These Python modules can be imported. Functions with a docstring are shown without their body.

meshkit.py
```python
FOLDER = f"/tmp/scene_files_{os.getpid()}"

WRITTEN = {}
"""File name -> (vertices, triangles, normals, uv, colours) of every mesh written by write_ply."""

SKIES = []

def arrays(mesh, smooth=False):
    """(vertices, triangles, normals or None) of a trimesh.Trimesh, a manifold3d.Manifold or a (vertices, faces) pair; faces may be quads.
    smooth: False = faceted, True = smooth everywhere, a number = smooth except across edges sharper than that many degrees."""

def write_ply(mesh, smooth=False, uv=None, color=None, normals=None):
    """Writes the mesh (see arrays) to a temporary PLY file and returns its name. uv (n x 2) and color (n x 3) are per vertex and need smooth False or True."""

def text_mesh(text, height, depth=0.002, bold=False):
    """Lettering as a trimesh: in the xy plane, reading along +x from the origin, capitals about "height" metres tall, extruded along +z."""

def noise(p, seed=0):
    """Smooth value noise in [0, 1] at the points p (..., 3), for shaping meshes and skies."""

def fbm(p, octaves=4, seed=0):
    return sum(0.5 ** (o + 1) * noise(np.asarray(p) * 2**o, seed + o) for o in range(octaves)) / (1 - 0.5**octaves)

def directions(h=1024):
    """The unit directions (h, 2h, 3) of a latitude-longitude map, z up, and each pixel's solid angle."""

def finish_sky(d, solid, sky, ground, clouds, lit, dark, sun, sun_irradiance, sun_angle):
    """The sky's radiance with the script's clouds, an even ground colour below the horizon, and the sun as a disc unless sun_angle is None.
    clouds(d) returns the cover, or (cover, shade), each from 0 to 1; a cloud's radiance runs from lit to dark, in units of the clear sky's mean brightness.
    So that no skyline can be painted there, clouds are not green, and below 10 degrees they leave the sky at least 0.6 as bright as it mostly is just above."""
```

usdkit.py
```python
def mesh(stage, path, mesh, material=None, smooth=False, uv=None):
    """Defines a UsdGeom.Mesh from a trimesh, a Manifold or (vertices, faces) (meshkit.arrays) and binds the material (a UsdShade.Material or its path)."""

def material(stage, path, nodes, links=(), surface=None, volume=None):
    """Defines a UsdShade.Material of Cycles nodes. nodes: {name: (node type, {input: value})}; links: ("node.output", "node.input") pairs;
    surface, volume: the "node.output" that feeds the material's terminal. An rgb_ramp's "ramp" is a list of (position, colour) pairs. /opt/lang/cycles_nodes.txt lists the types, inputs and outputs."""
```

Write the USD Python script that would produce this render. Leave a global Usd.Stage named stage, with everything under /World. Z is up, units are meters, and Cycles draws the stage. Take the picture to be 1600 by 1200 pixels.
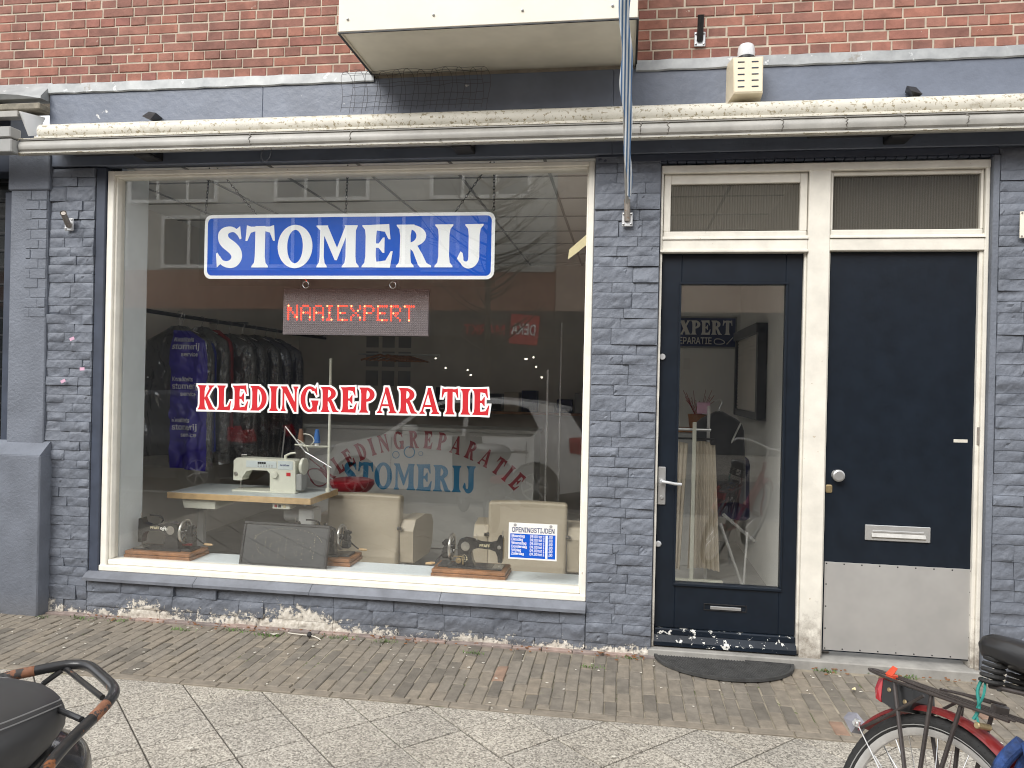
import math, random
import numpy as np
import trimesh, manifold3d
import shapely
from shapely.geometry import Polygon, Point, LineString, box as sbox
from shapely import affinity
from shapely.ops import unary_union
from pxr import Usd, UsdGeom, UsdLux, UsdShade, Gf, Sdf, Vt
import usdkit, meshkit

random.seed(7)
RNG = np.random.default_rng(7)
stage = Usd.Stage.CreateInMemory()
UsdGeom.SetStageUpAxis(stage, 'Z')
UsdGeom.SetStageMetersPerUnit(stage, 1.0)
world = UsdGeom.Xform.Define(stage, '/World')
UsdGeom.Scope.Define(stage, '/World/Looks')

# ------------------------------------------------------------------ camera, sky, sun
F, YAW, PITCH, ROLL = 1179.67, math.radians(8.4658), math.radians(-0.1115), math.radians(1.2526)
CAM = np.array([-0.1947, -4.6475, 1.6264])
fw = np.array([-math.sin(YAW) * math.cos(PITCH), math.cos(YAW) * math.cos(PITCH), math.sin(PITCH)])
rt = np.array([math.cos(YAW), math.sin(YAW), 0.0])
upv = np.cross(rt, fw)
r2 = math.cos(ROLL) * rt + math.sin(ROLL) * upv
u2 = -math.sin(ROLL) * rt + math.cos(ROLL) * upv
cam = UsdGeom.Camera.Define(stage, '/World/camera')
m4 = Gf.Matrix4d(*r2, 0, *u2, 0, *(-fw), 0, *CAM, 1)
cam.AddTransformOp().Set(m4)
cam.CreateHorizontalApertureAttr(36.0)
cam.CreateVerticalApertureAttr(27.0)
cam.CreateFocalLengthAttr(F / 1600 * 36.0)
cam.CreateClippingRangeAttr(Gf.Vec2f(0.05, 2000))
cam.CreateExposureAttr(1.15)

SUN = np.array([-0.42, -0.86, 0.80]); SUN = SUN / np.linalg.norm(SUN)
sun = UsdLux.DistantLight.Define(stage, '/World/sun')
sun.CreateIntensityAttr(0.40); sun.CreateAngleAttr(34.0); sun.CreateColorAttr(Gf.Vec3f(1.0, 0.98, 0.945))
sun.CreateNormalizeAttr(True)
zc = SUN; xc = np.cross([0, 0, 1], zc); xc /= np.linalg.norm(xc); yc = np.cross(zc, xc)
sun.AddTransformOp().Set(Gf.Matrix4d(*xc, 0, *yc, 0, *zc, 0, 0, 0, 20, 1))
dome = UsdLux.DomeLight.Define(stage, '/World/sky')
usdkit.material(stage, '/World/Looks/sky_overcast', {
    's': ('sky_texture', {'sky_type': 'single_scattering', 'sun_disc': False, 'sun_elevation': float(math.asin(SUN[2])), 'sun_rotation': float(math.atan2(SUN[0], SUN[1])), 'aerosol_density': 2.0}),
    'tc': ('texture_coordinate', {}),
    'n': ('noise_texture', {'scale': 2.2, 'detail': 5.0, 'roughness': 0.55}),
    'r': ('rgb_ramp', {'ramp': [(0.3, (0.66, 0.66, 0.66)), (0.62, (0.93, 0.93, 0.93))]}),
    'm': ('mix_color', {'b': (8.1, 8.15, 8.2)}),
    'b': ('background_shader', {'strength': 0.10})},
    [('tc.generated', 'n.vector'), ('n.fac', 'r.fac'), ('r.color', 'm.fac'), ('s.color', 'm.a'), ('m.result', 'b.color')], surface='b.background')
UsdShade.MaterialBindingAPI.Apply(dome.GetPrim()).Bind(UsdShade.Material.Get(stage, '/World/Looks/sky_overcast'))
dome.GetPrim().SetCustomDataByKey('kind', 'structure')

# ------------------------------------------------------------------ helpers
USED = {}
def _name(parent, name):
    k = (parent, name); USED[k] = USED.get(k, -1) + 1
    return f'{parent}/{name}' + (f'_{USED[k]:03d}' if USED[k] else '')
def path(p):
    return '/World' if p is None else (p if isinstance(p, str) else str(p.GetPath()))
def obj(name, mesh, mat, parent=None, smooth=False, label=None, cat=None, group=None, kind=None):
    pth = _name(path(parent), name)
    if isinstance(mesh, (list,)): mesh = cat_(mesh)
    pr = usdkit.mesh(stage, pth, mesh, f'/World/Looks/{mat}', smooth=smooth).GetPrim()
    return tag(pr, label, cat, group, kind)
def tag(pr, label=None, cat=None, group=None, kind=None):
    for k, v in (('label', label), ('category', cat), ('group', group), ('kind', kind)):
        if v: pr.SetCustomDataByKey(k, v)
    return pr
def thing(name, label, cat, loc=(0, 0, 0), rz=0, group=None, mat4=None):
    x = UsdGeom.Xform.Define(stage, _name('/World', name))
    if mat4 is not None: x.AddTransformOp().Set(mat4)
    else:
        x.AddTranslateOp().Set(Gf.Vec3d(*map(float, loc)))
        if rz: x.AddRotateZOp().Set(float(rz))
    return tag(x.GetPrim(), label, cat, group)
def cat_(ms):
    out = []
    for m in ms:
        if hasattr(m, 'to_mesh'):
            q = m.to_mesh(); m = trimesh.Trimesh(q.vert_properties[:, :3], q.tri_verts, process=False)
        out.append(m)
    return trimesh.util.concatenate(out)
def box(x0, x1, y0, y1, z0, z1, b=0.0):
    if b <= 0:
        m = trimesh.creation.box([x1 - x0, y1 - y0, z1 - z0]); m.apply_translation([(x0 + x1) / 2, (y0 + y1) / 2, (z0 + z1) / 2]); return m
    P = []
    for sx in (0, 1):
        for sy in (0, 1):
            for sz in (0, 1):
                c = np.array([x1 if sx else x0, y1 if sy else y0, z1 if sz else z0]); s = np.array([1 - 2 * sx, 1 - 2 * sy, 1 - 2 * sz]) * b
                for k in range(3):
                    o = s.copy(); o[k] = 0; P.append(c + o)
    return trimesh.convex.convex_hull(np.array(P))
def tube(pts, r, n=10, closed=False, caps=True):
    P = np.asarray(pts, float); N = len(P)
    R = np.full(N, r) if np.ndim(r) == 0 else np.asarray(r, float)
    T = np.gradient(P, axis=0) if not closed else np.roll(P, -1, 0) - np.roll(P, 1, 0)
    T /= np.maximum(np.linalg.norm(T, axis=1, keepdims=True), 1e-12)
    a = np.array([0, 0, 1.0]) if abs(T[0][2]) < .9 else np.array([1.0, 0, 0])
    u = np.cross(T[0], a); u /= np.linalg.norm(u); V = []
    t = np.linspace(0, 2 * np.pi, n, endpoint=False)
    for i in range(N):
        u = u - T[i] * (u @ T[i]); u /= np.linalg.norm(u); w = np.cross(T[i], u)
        V.append(P[i] + R[i] * (np.cos(t)[:, None] * u + np.sin(t)[:, None] * w))
    V = np.vstack(V); Fc = []
    for i in range(N if closed else N - 1):
        j = (i + 1) % N
        for k in range(n):
            l = (k + 1) % n
            Fc += [[i * n + k, i * n + l, j * n + l], [i * n + k, j * n + l, j * n + k]]
    if caps and not closed:
        V = np.vstack([V, P[0], P[-1]])
        for k in range(n):
            l = (k + 1) % n
            Fc += [[N * n, l, k], [N * n + 1, (N - 1) * n + k, (N - 1) * n + l]]
    return trimesh.Trimesh(V, np.array(Fc), process=False)
def spline(pts, n=40, closed=False):
    from scipy.interpolate import CubicSpline
    P = np.asarray(pts, float)
    if closed: P = np.vstack([P, P[:1]])
    s = np.r_[0, np.cumsum(np.linalg.norm(np.diff(P, axis=0), axis=1))]
    c = CubicSpline(s, P, bc_type='periodic' if closed else 'natural')
    t = np.linspace(0, s[-1], n, endpoint=not closed)
    return c(t)
def lathe(prof, n=24, c=(0, 0, 0), axis='z'):
    m = trimesh.creation.revolve(np.array(prof, float), sections=n)
    if axis == 'y': m.apply_transform(trimesh.transformations.rotation_matrix(-math.pi / 2, [1, 0, 0]))
    if axis == 'x': m.apply_transform(trimesh.transformations.rotation_matrix(math.pi / 2, [0, 1, 0]))
    m.apply_translation(c); return m
def cyl(r, h, c=(0, 0, 0), axis='z', n=20, b=0.0):
    b = min(b, r * .5, h * .4)
    prof = [(0, -h / 2), (r - b, -h / 2), (r, -h / 2 + b), (r, h / 2 - b), (r - b, h / 2), (0, h / 2)] if b else [(0, -h / 2), (r, -h / 2), (r, h / 2), (0, h / 2)]
    return lathe(prof, n, c, axis)
def ext(poly, y0, y1):
    """shapely polygon in (x, z) extruded from y1 back to y0 (front at y0)."""
    ms = []
    for g in getattr(poly, 'geoms', [poly]):
        if g.is_empty or g.area < 1e-9: continue
        m = trimesh.creation.extrude_polygon(g, abs(y1 - y0), engine='earcut')
        v = m.vertices.copy(); m.vertices = np.c_[v[:, 0], y1 - v[:, 2], v[:, 1]]
        ms.append(m)
    return trimesh.util.concatenate(ms)
def prism(poly, a, b, axis='x'):
    """polygon in (p, q): axis x -> (y, z) along x; axis z -> (x, y) along z"""
    m = trimesh.creation.extrude_polygon(poly, b - a, engine='earcut'); v = m.vertices.copy()
    if axis == 'x': m.vertices = np.c_[v[:, 2] + a, v[:, 0], v[:, 1]]
    if axis == 'z': m.vertices = np.c_[v[:, 0], v[:, 1], v[:, 2] + a]
    if axis == 'y':
        m.vertices = np.c_[v[:, 0], v[:, 2] + a, v[:, 1]]; m.invert()
    return m
def xf(m, loc=(0, 0, 0), rx=0, ry=0, rz=0, s=1.0):
    m = m.copy()
    T = trimesh.transformations
    M = T.translation_matrix(loc) @ T.euler_matrix(math.radians(rx), math.radians(ry), math.radians(rz)) @ np.diag([s, s, s, 1])
    m.apply_transform(M); return m
def hull(pts): return trimesh.convex.convex_hull(np.array(pts))
def rounded_rect(x0, x1, z0, z1, r): return sbox(x0 + r, z0 + r, x1 - r, z1 - r).buffer(r, quad_segs=6)
def rbox(x0, x1, y0, y1, z0, z1, r, n=6):
    """box with rounded edges: hull of eight spheres"""
    s = trimesh.creation.uv_sphere(radius=r, count=[n, n * 2]).vertices
    P = [s + [x, y, z] for x in (x0 + r, x1 - r) for y in (y0 + r, y1 - r) for z in (z0 + r, z1 - r)]
    return trimesh.convex.convex_hull(np.vstack(P))
def text_xz(t, h, x, y, z, bold=False, depth=0.0015, flip=False, width=None):
    """lettering in the facade's plane, facing -y, left edge x, baseline z"""
    m = meshkit.text_mesh(t, h, depth, bold); v = m.vertices.copy(); k = 1.0
    if width: k = width / (v[:, 0].max() - v[:, 0].min())
    m.vertices = np.c_[x + v[:, 0] * k, y - v[:, 2], z + v[:, 1]]
    return m

# ------------------------------------------------------------------ materials
def mat(name, col, rough=0.6, metal=0.0, var=0.15, vscale=6.0, bump=0.0, bscale=60.0, col2=None, rand=0.0, spec=0.5, speck=None, coat=0.0, bdist=0.004, island=None, sheen=0.0, emit=None, grime=None):
    """colour varied by noise in object space between darker and lighter (or col and col2); rand = per-object variation; speck = (scale, threshold, colour)"""
    c = np.array(col, float); lo = c * (1 - var); hi = np.minimum(c * (1 + var), 1.0) if col2 is None else np.array(col2, float)
    nodes = {'tc': ('texture_coordinate', {}), 'n': ('noise_texture', {'scale': vscale, 'detail': 6.0, 'roughness': 0.62}),
             'r': ('rgb_ramp', {'ramp': [(0.32, lo), (0.68, hi)]}),
             'p': ('principled_bsdf', {'roughness': rough, 'metallic': metal, 'specular_ior_level': spec, 'coat_weight': coat, 'sheen_weight': sheen})}
    links = [('tc.object', 'n.vector'), ('n.fac', 'r.fac')]
    last = 'r.color'
    if island is not None:      # per-object colours
        nodes['oi'] = ('object_info', {}); nodes['ir'] = ('rgb_ramp', {'ramp': island}); nodes['im'] = ('mix_color', {'blend_type': 'multiply', 'fac': 1.0})
        links += [('oi.random', 'ir.fac'), (last, 'im.a'), ('ir.color', 'im.b')]; last = 'im.result'
    if speck:
        specks = speck if isinstance(speck, list) else [speck]
        for i, (sc, th, sc_col) in enumerate(specks):
            nodes[f'sn{i}'] = ('noise_texture', {'scale': sc, 'detail': 4.0, 'roughness': 0.7}); nodes[f'sr{i}'] = ('rgb_ramp', {'ramp': [(th, (0, 0, 0)), (th + 0.03, (1, 1, 1))]})
            nodes[f'sm{i}'] = ('mix_color', {'b': tuple(sc_col)})
            links += [('tc.object', f'sn{i}.vector'), (f'sn{i}.fac', f'sr{i}.fac'), (f'sr{i}.color', f'sm{i}.fac'), (last, f'sm{i}.a')]; last = f'sm{i}.result'
    if grime:                   # splashed dirt up to a height above the ground
        nodes.update({'gg': ('geometry', {}), 'gs': ('separate_xyz', {}), 'gz': ('map_range', {'from_min': 0.02, 'from_max': grime, 'to_min': 0.44, 'to_max': -0.12}), 'gn': ('noise_texture', {'scale': 16.0, 'detail': 7.0, 'roughness': 0.75}),
            'ga': ('math', {'math_type': 'add'}), 'gr': ('rgb_ramp', {'ramp': [(0.62, (0, 0, 0)), (0.95, (1, 1, 1))]}), 'gm': ('mix_color', {'b': (0.24, 0.21, 0.175)})})
        links += [('gg.position', 'gs.vector'), ('gs.z', 'gz.value'), ('gg.position', 'gn.vector'), ('gz.result', 'ga.value1'), ('gn.fac', 'ga.value2'), ('ga.value', 'gr.fac'), ('gr.color', 'gm.fac'), (last, 'gm.a')]; last = 'gm.result'
    links.append((last, 'p.base_color'))
    if bump:
        nodes['bn'] = ('noise_texture', {'scale': bscale, 'detail': 5.0, 'roughness': 0.6}); nodes['b'] = ('bump', {'strength': bump, 'distance': bdist})
        links += [('tc.object', 'bn.vector'), ('bn.fac', 'b.height'), ('b.normal', 'p.normal')]
    if emit: nodes['p'][1].update({'emission_color': emit[0], 'emission_strength': emit[1]})
    usdkit.material(stage, f'/World/Looks/{name}', nodes, links, surface='p.BSDF')

PAINT = (0.142, 0.157, 0.188)
DARKBLUE = (0.0068, 0.0110, 0.0180)
CREAM = (0.66, 0.63, 0.56)
# painted split stone, with paint gone at the foot of the wall
def painted_wall(name, chip_z, chip_amt, stain=True):
    nodes = {'tc': ('texture_coordinate', {}), 'geo': ('geometry', {}),
        'n': ('noise_texture', {'scale': 5.0, 'detail': 6.0}), 'r': ('rgb_ramp', {'ramp': [(0.3, np.array(PAINT) * 0.82), (0.7, np.array(PAINT) * 1.15)]}),
        'sx': ('separate_xyz', {}), 'cn': ('noise_texture', {'scale': 20.0, 'detail': 8.0, 'roughness': 0.8}),
        'xn': ('noise_texture', {'scale': 1.1, 'detail': 2.0}),
        'h': ('map_range', {'from_min': 0.0, 'from_max': chip_z, 'to_min': chip_amt, 'to_max': -0.25}),
        'a0': ('math', {'math_type': 'multiply_add', 'value2': 1.1, 'value3': -0.55}),
        'a1': ('math', {'math_type': 'add'}), 'a2': ('math', {'math_type': 'add'}),
        'cr': ('rgb_ramp', {'ramp': [(0.655, (0, 0, 0)), (0.67, (1, 1, 1))]}),
        'pn': ('noise_texture', {'scale': 40.0, 'detail': 4.0}), 'pr': ('rgb_ramp', {'ramp': [(0.3, (0.40, 0.36, 0.30)), (0.7, (0.68, 0.64, 0.57))]}),
        'm': ('mix_color', {}), 'dn': ('noise_texture', {'scale': 2.3, 'detail': 5.0}), 'dz': ('map_range', {'from_min': 0.0, 'from_max': 0.16, 'to_min': 0.65, 'to_max': 0.0, 'clamp': True}),
        'dm': ('mix_color', {'b': (0.10, 0.09, 0.075)}), 'dd': ('math', {'math_type': 'multiply'}),
        'bn': ('noise_texture', {'scale': 52.0, 'detail': 7.0, 'roughness': 0.66}), 'bh': ('math', {'math_type': 'multiply_add', 'value2': -0.5}),
        'b': ('bump', {'strength': 0.75, 'distance': 0.008}), 'p': ('principled_bsdf', {'roughness': 0.52, 'specular_ior_level': 0.4})}
    links = [('geo.position', 'n.vector'), ('n.fac', 'r.fac'), ('geo.position', 'sx.vector'), ('sx.z', 'h.value'), ('geo.position', 'cn.vector'), ('geo.position', 'xn.vector'),
        ('xn.fac', 'a0.value1'), ('a0.value', 'a1.value1'), ('h.result', 'a1.value2'), ('a1.value', 'a2.value1'), ('cn.fac', 'a2.value2'), ('a2.value', 'cr.fac'),
        ('geo.position', 'pn.vector'), ('pn.fac', 'pr.fac'), ('geo.position', 'dn.vector'), ('sx.z', 'dz.value'), ('dz.result', 'dd.value1'), ('dn.fac', 'dd.value2'),
        ('dd.value', 'dm.fac'), ('r.color', 'dm.a'), ('dm.result', 'm.a'), ('pr.color', 'm.b'), ('cr.color', 'm.fac'), ('m.result', 'p.base_color'),
        ('geo.position', 'bn.vector'), ('cr.alpha', 'bh.value3'), ('bn.fac', 'bh.value3'), ('cr.color', 'bh.value1'), ('bh.value', 'b.height'), ('b.normal', 'p.normal')]
    links = [l for l in links if l != ('cr.alpha', 'bh.value3')]
    usdkit.material(stage, f'/World/Looks/{name}', nodes, links, surface='p.BSDF')
painted_wall('painted_stone', 0.26, 0.265)
painted_wall('painted_render', 0.10, 0.0)

mat('brick_red', (0.252, 0.117, 0.088), 0.85, var=0.28, vscale=9, bump=0.6, bscale=70, island=[(0, (0.72, 0.7, 0.72)), (0.5, (1, 1, 1)), (0.8, (1.12, 1.02, 0.95)), (1, (0.9, 0.8, 0.85))],
    speck=[(14, 0.68, (0.42, 0.33, 0.27)), (50, 0.70, (0.07, 0.04, 0.035))])
mat('mortar', (0.45, 0.385, 0.305), 0.95, var=0.2, vscale=12, bump=0.5, bscale=90)
mat('zinc', (0.24, 0.25, 0.255), 0.55, metal=0.3, var=0.0, vscale=7, col2=(0.38, 0.39, 0.39), bump=0.25, bscale=14, speck=[(11, 0.63, (0.52, 0.53, 0.53)), (5, 0.66, (0.25, 0.24, 0.22))])
mat('fascia_paint', (0.135, 0.155, 0.20), 0.42, var=0.14, vscale=4, bump=0.5, bscale=22, bdist=0.006, speck=[(4.2, 0.69, (0.66, 0.65, 0.62)), (2.0, 0.70, (0.10, 0.115, 0.15))])
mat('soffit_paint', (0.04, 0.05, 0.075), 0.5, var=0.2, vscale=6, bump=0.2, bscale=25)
mat('trim_cream', CREAM, 0.45, grime=0.50, var=0.10, vscale=7, bump=0.15, bscale=50, speck=[(24, 0.70, (0.40, 0.32, 0.22)), (120, 0.76, (0.25, 0.14, 0.07))])
mat('frame_white', (0.78, 0.75, 0.67), 0.42, var=0.08, vscale=9, bump=0.12, bscale=50, speck=[(30, 0.71, (0.38, 0.26, 0.16))])
mat('door_paint', DARKBLUE, 0.36, spec=0.3, var=0.18, vscale=9, bump=0.12, bscale=30, speck=(26, 0.775, (0.55, 0.55, 0.52)))
mat('door_paint_worn', DARKBLUE, 0.36, spec=0.3, var=0.3, vscale=3, bump=0.25, bscale=30, speck=(19, 0.585, (0.66, 0.65, 0.61)))
mat('slate', (0.145, 0.155, 0.178), 0.45, var=0.2, vscale=8, bump=0.3, bscale=40)
mat('awning_cream', (0.55, 0.525, 0.455), 0.5, var=0.08, vscale=6, bump=0.2, bscale=60, speck=[(7, 0.60, (0.46, 0.43, 0.36)), (40, 0.565, (0.27, 0.23, 0.15))])
mat('awning_grey', (0.33, 0.32, 0.295), 0.45, var=0.18, vscale=5, bump=0.1, bscale=50, speck=[(9, 0.68, (0.16, 0.15, 0.13))])
mat('awning_seam', (0.13, 0.12, 0.105), 0.7, var=0.3, vscale=30)
mat('black_gap', (0.015, 0.015, 0.017), 0.8)
mat('alarm_cream', (0.66, 0.58, 0.43), 0.4, var=0.08, vscale=10, speck=(20, 0.68, (0.45, 0.25, 0.12)))
mat('alarm_lens', (0.62, 0.63, 0.64), 0.18, var=0.08, vscale=20, coat=0.4)
mat('steel_grey', (0.40, 0.40, 0.40), 0.32, metal=0.9, var=0.12, vscale=14, bump=0.08, bscale=80)
mat('steel_dull', (0.46, 0.46, 0.455), 0.40, metal=0.8, var=0.10, vscale=3.2, bump=0.05, bscale=9)
mat('kick_steel', (0.45, 0.445, 0.435), 0.36, metal=0.55, var=0.0, vscale=3.5, col2=(0.54, 0.53, 0.515), bump=0.08, bscale=7, speck=[(13, 0.70, (0.38, 0.37, 0.36))])
mat('steel_rusty', (0.30, 0.27, 0.24), 0.55, metal=0.5, var=0.25, vscale=25, speck=(40, 0.62, (0.24, 0.12, 0.06)))
mat('galvanised', (0.55, 0.56, 0.57), 0.4, metal=0.6, var=0.15, vscale=30)
mat('iron_dark', (0.03, 0.03, 0.032), 0.45, metal=0.4, var=0.3, vscale=20)
mat('alu', (0.62, 0.62, 0.61), 0.3, metal=0.75, var=0.06, vscale=12)
mat('chrome', (0.75, 0.75, 0.75), 0.12, metal=1.0, var=0.03)
mat('balcony_panel', (0.66, 0.615, 0.515), 0.5, var=0.05, vscale=3, bump=0.05, bscale=40, speck=(30, 0.76, (0.5, 0.42, 0.3)))
mat('balcony_soffit', (0.74, 0.70, 0.60), 0.7, var=0.12, vscale=2.2, bump=0.1, bscale=40)
mat('wire_rust', (0.05, 0.045, 0.045), 0.6, metal=0.4, var=0.3, vscale=30)
mat('paving_brick', (0.186, 0.164, 0.134), 0.88, var=0.22, vscale=14, bump=0.55, bscale=90, island=[(0, (0.68, 0.68, 0.68)), (0.45, (0.98, 0.98, 0.98)), (0.96, (1.12, 1.08, 1.02)), (0.975, (1.3, 0.95, 0.82)), (1, (1.3, 0.95, 0.82))],
    speck=[(9, 0.685, (0.15, 0.155, 0.085)), (44, 0.745, (0.42, 0.39, 0.33))])
mat('paving_sand', (0.24, 0.21, 0.16), 0.95, var=0.35, vscale=6, bump=0.4, bscale=120, speck=(5, 0.6, (0.10, 0.12, 0.045)))
mat('edge_brick', (0.27, 0.225, 0.20), 0.9, var=0.25, vscale=12, bump=0.5, bscale=90, island=[(0, (0.7, 0.72, 0.75)), (1, (1.15, 1.02, 0.98))])
mat('asphalt', (0.055, 0.055, 0.057), 0.9, var=0.25, vscale=8, bump=0.4, bscale=150)
mat('kerb', (0.27, 0.26, 0.24), 0.85, var=0.2, vscale=9)
def gravel(name):
    usdkit.material(stage, f'/World/Looks/{name}', {
        'geo': ('geometry', {}), 'v': ('voronoi_texture', {'scale': 140.0}), 'sc': ('separate_color', {}), 'r': ('rgb_ramp', {'ramp': [(0.0, (0.15, 0.138, 0.12)), (0.25, (0.27, 0.25, 0.22)), (0.55, (0.37, 0.345, 0.305)), (1.0, (0.54, 0.51, 0.45))]}),
        'n': ('noise_texture', {'scale': 1.6, 'detail': 5.0}), 'nr': ('rgb_ramp', {'ramp': [(0.3, (0.80, 0.79, 0.77)), (0.7, (1.08, 1.07, 1.05))]}), 'm': ('mix_color', {'blend_type': 'multiply', 'fac': 1.0, 'use_clamp': False}),
        'oi': ('object_info', {}), 'orr': ('rgb_ramp', {'ramp': [(0, (0.87, 0.87, 0.87)), (1, (1.0, 0.99, 0.97))]}), 'm2': ('mix_color', {'blend_type': 'multiply', 'fac': 1.0}),
        'b': ('bump', {'strength': 0.5, 'distance': 0.003, 'invert': True}), 'p': ('principled_bsdf', {'roughness': 0.85})},
        [('geo.position', 'v.vector'), ('v.color', 'sc.color'), ('sc.r', 'r.fac'), ('geo.position', 'n.vector'), ('n.fac', 'nr.fac'), ('r.color', 'm.a'), ('nr.color', 'm.b'),
         ('oi.random', 'orr.fac'), ('m.result', 'm2.a'), ('orr.color', 'm2.b'), ('m2.result', 'p.base_color'), ('v.distance', 'b.height'), ('b.normal', 'p.normal')], surface='p.BSDF')
gravel('gravel_tile')
mat('tile_joint', (0.085, 0.077, 0.065), 0.95, var=0.3, vscale=10)
def pane(name, r0=0.04, tint=(1, 1, 1)):
    """clear sheet: transparent, mirror reflection by Schlick's law on either face"""
    usdkit.material(stage, f'/World/Looks/{name}', {'f': ('layer_weight', {'blend': 0.5}), 'p5': ('math', {'math_type': 'power', 'value2': 5.0}), 'r': ('math', {'math_type': 'multiply_add', 'value2': 1.0 - r0, 'value3': r0}),
        't': ('transparent_bsdf', {'color': tint}), 'g': ('glossy_bsdf', {'roughness': 0.0, 'color': (1, 1, 1)}), 'm': ('mix_closure', {})},
        [('f.facing', 'p5.value1'), ('p5.value', 'r.value1'), ('r.value', 'm.fac'), ('t.BSDF', 'm.closure1'), ('g.BSDF', 'm.closure2')], surface='m.closure')
pane('window_glass', 0.064, (0.985, 0.99, 0.985))
pane('acrylic', 0.012, (0.93, 0.95, 0.94))
def film(name, col, fac, rough=0.12):
    usdkit.material(stage, f'/World/Looks/{name}', {'tc': ('texture_coordinate', {}), 'n': ('noise_texture', {'scale': 5.0, 'detail': 2.0, 'distortion': 2.0}), 'b': ('bump', {'strength': 0.8, 'distance': 0.035}),
        't': ('transparent_bsdf', {'color': (0.93, 0.93, 0.93)}), 'p': ('principled_bsdf', {'base_color': col, 'roughness': rough, 'specular_ior_level': 1.0, 'ior': 2.7}), 'm': ('mix_closure', {'fac': fac})},
        [('tc.object', 'n.vector'), ('n.fac', 'b.height'), ('b.normal', 'p.normal'), ('t.BSDF', 'm.closure1'), ('p.BSDF', 'm.closure2')], surface='m.closure')
film('garment_film', (0.05, 0.05, 0.05), 0.27, 0.07)
usdkit.material(stage, '/World/Looks/ribbed_glass', {'t': ('transparent_bsdf', {'color': (0.62, 0.60, 0.54)}), 'p': ('principled_bsdf', {'base_color': (0.13, 0.12, 0.10), 'roughness': 0.14, 'specular_ior_level': 0.9}), 'm': ('mix_closure', {'fac': 0.55})},
    [('t.BSDF', 'm.closure1'), ('p.BSDF', 'm.closure2')], surface='m.closure')
mat('sign_blue', (0.003, 0.085, 0.50), 0.2, var=0.03)
mat('sign_white', (0.84, 0.85, 0.85), 0.3, var=0.02)
mat('vinyl_red', (0.52, 0.022, 0.030), 0.3, var=0.03)
mat('vinyl_white', (0.80, 0.80, 0.79), 0.35, var=0.02)
mat('text_darkred', (0.20, 0.018, 0.028), 0.4, var=0.05)
mat('text_blue', (0.010, 0.13, 0.25), 0.4, var=0.05)
mat('text_navy', (0.02, 0.035, 0.12), 0.4)
mat('led_board', (0.15, 0.125, 0.13), 0.6, var=0.1, vscale=20)
mat('led_off', (0.34, 0.28, 0.29), 0.4)
mat('led_red', (0.8, 0.05, 0.03), 0.4, emit=((1.0, 0.03, 0.012), 1.9))
mat('led_hot', (0.8, 0.25, 0.1), 0.4, emit=((1.0, 0.16, 0.06), 3.2))
mat('room_white', (0.84, 0.83, 0.79), 0.75, var=0.05, vscale=2)
mat('room_ceiling', (0.88, 0.87, 0.84), 0.8, var=0.04, vscale=2)
mat('room_tan', (0.80, 0.76, 0.69), 0.8, var=0.06, vscale=2)
mat('room_back', (0.68, 0.64, 0.58), 0.8, var=0.1, vscale=2)
mat('cheek_blue', (0.76, 0.80, 0.81), 0.5, var=0.06, vscale=4)
mat('ledge_white', (0.74, 0.80, 0.82), 0.35, var=0.05, vscale=5)
mat('floor_grey', (0.36, 0.35, 0.335), 0.45, var=0.15, vscale=3)
mat('counter_grey', (0.37, 0.365, 0.345), 0.45, var=0.06, vscale=2)
mat('wood_brown', (0.26, 0.115, 0.045), 0.45, var=0.35, vscale=10, bump=0.1, bscale=40)
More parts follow.
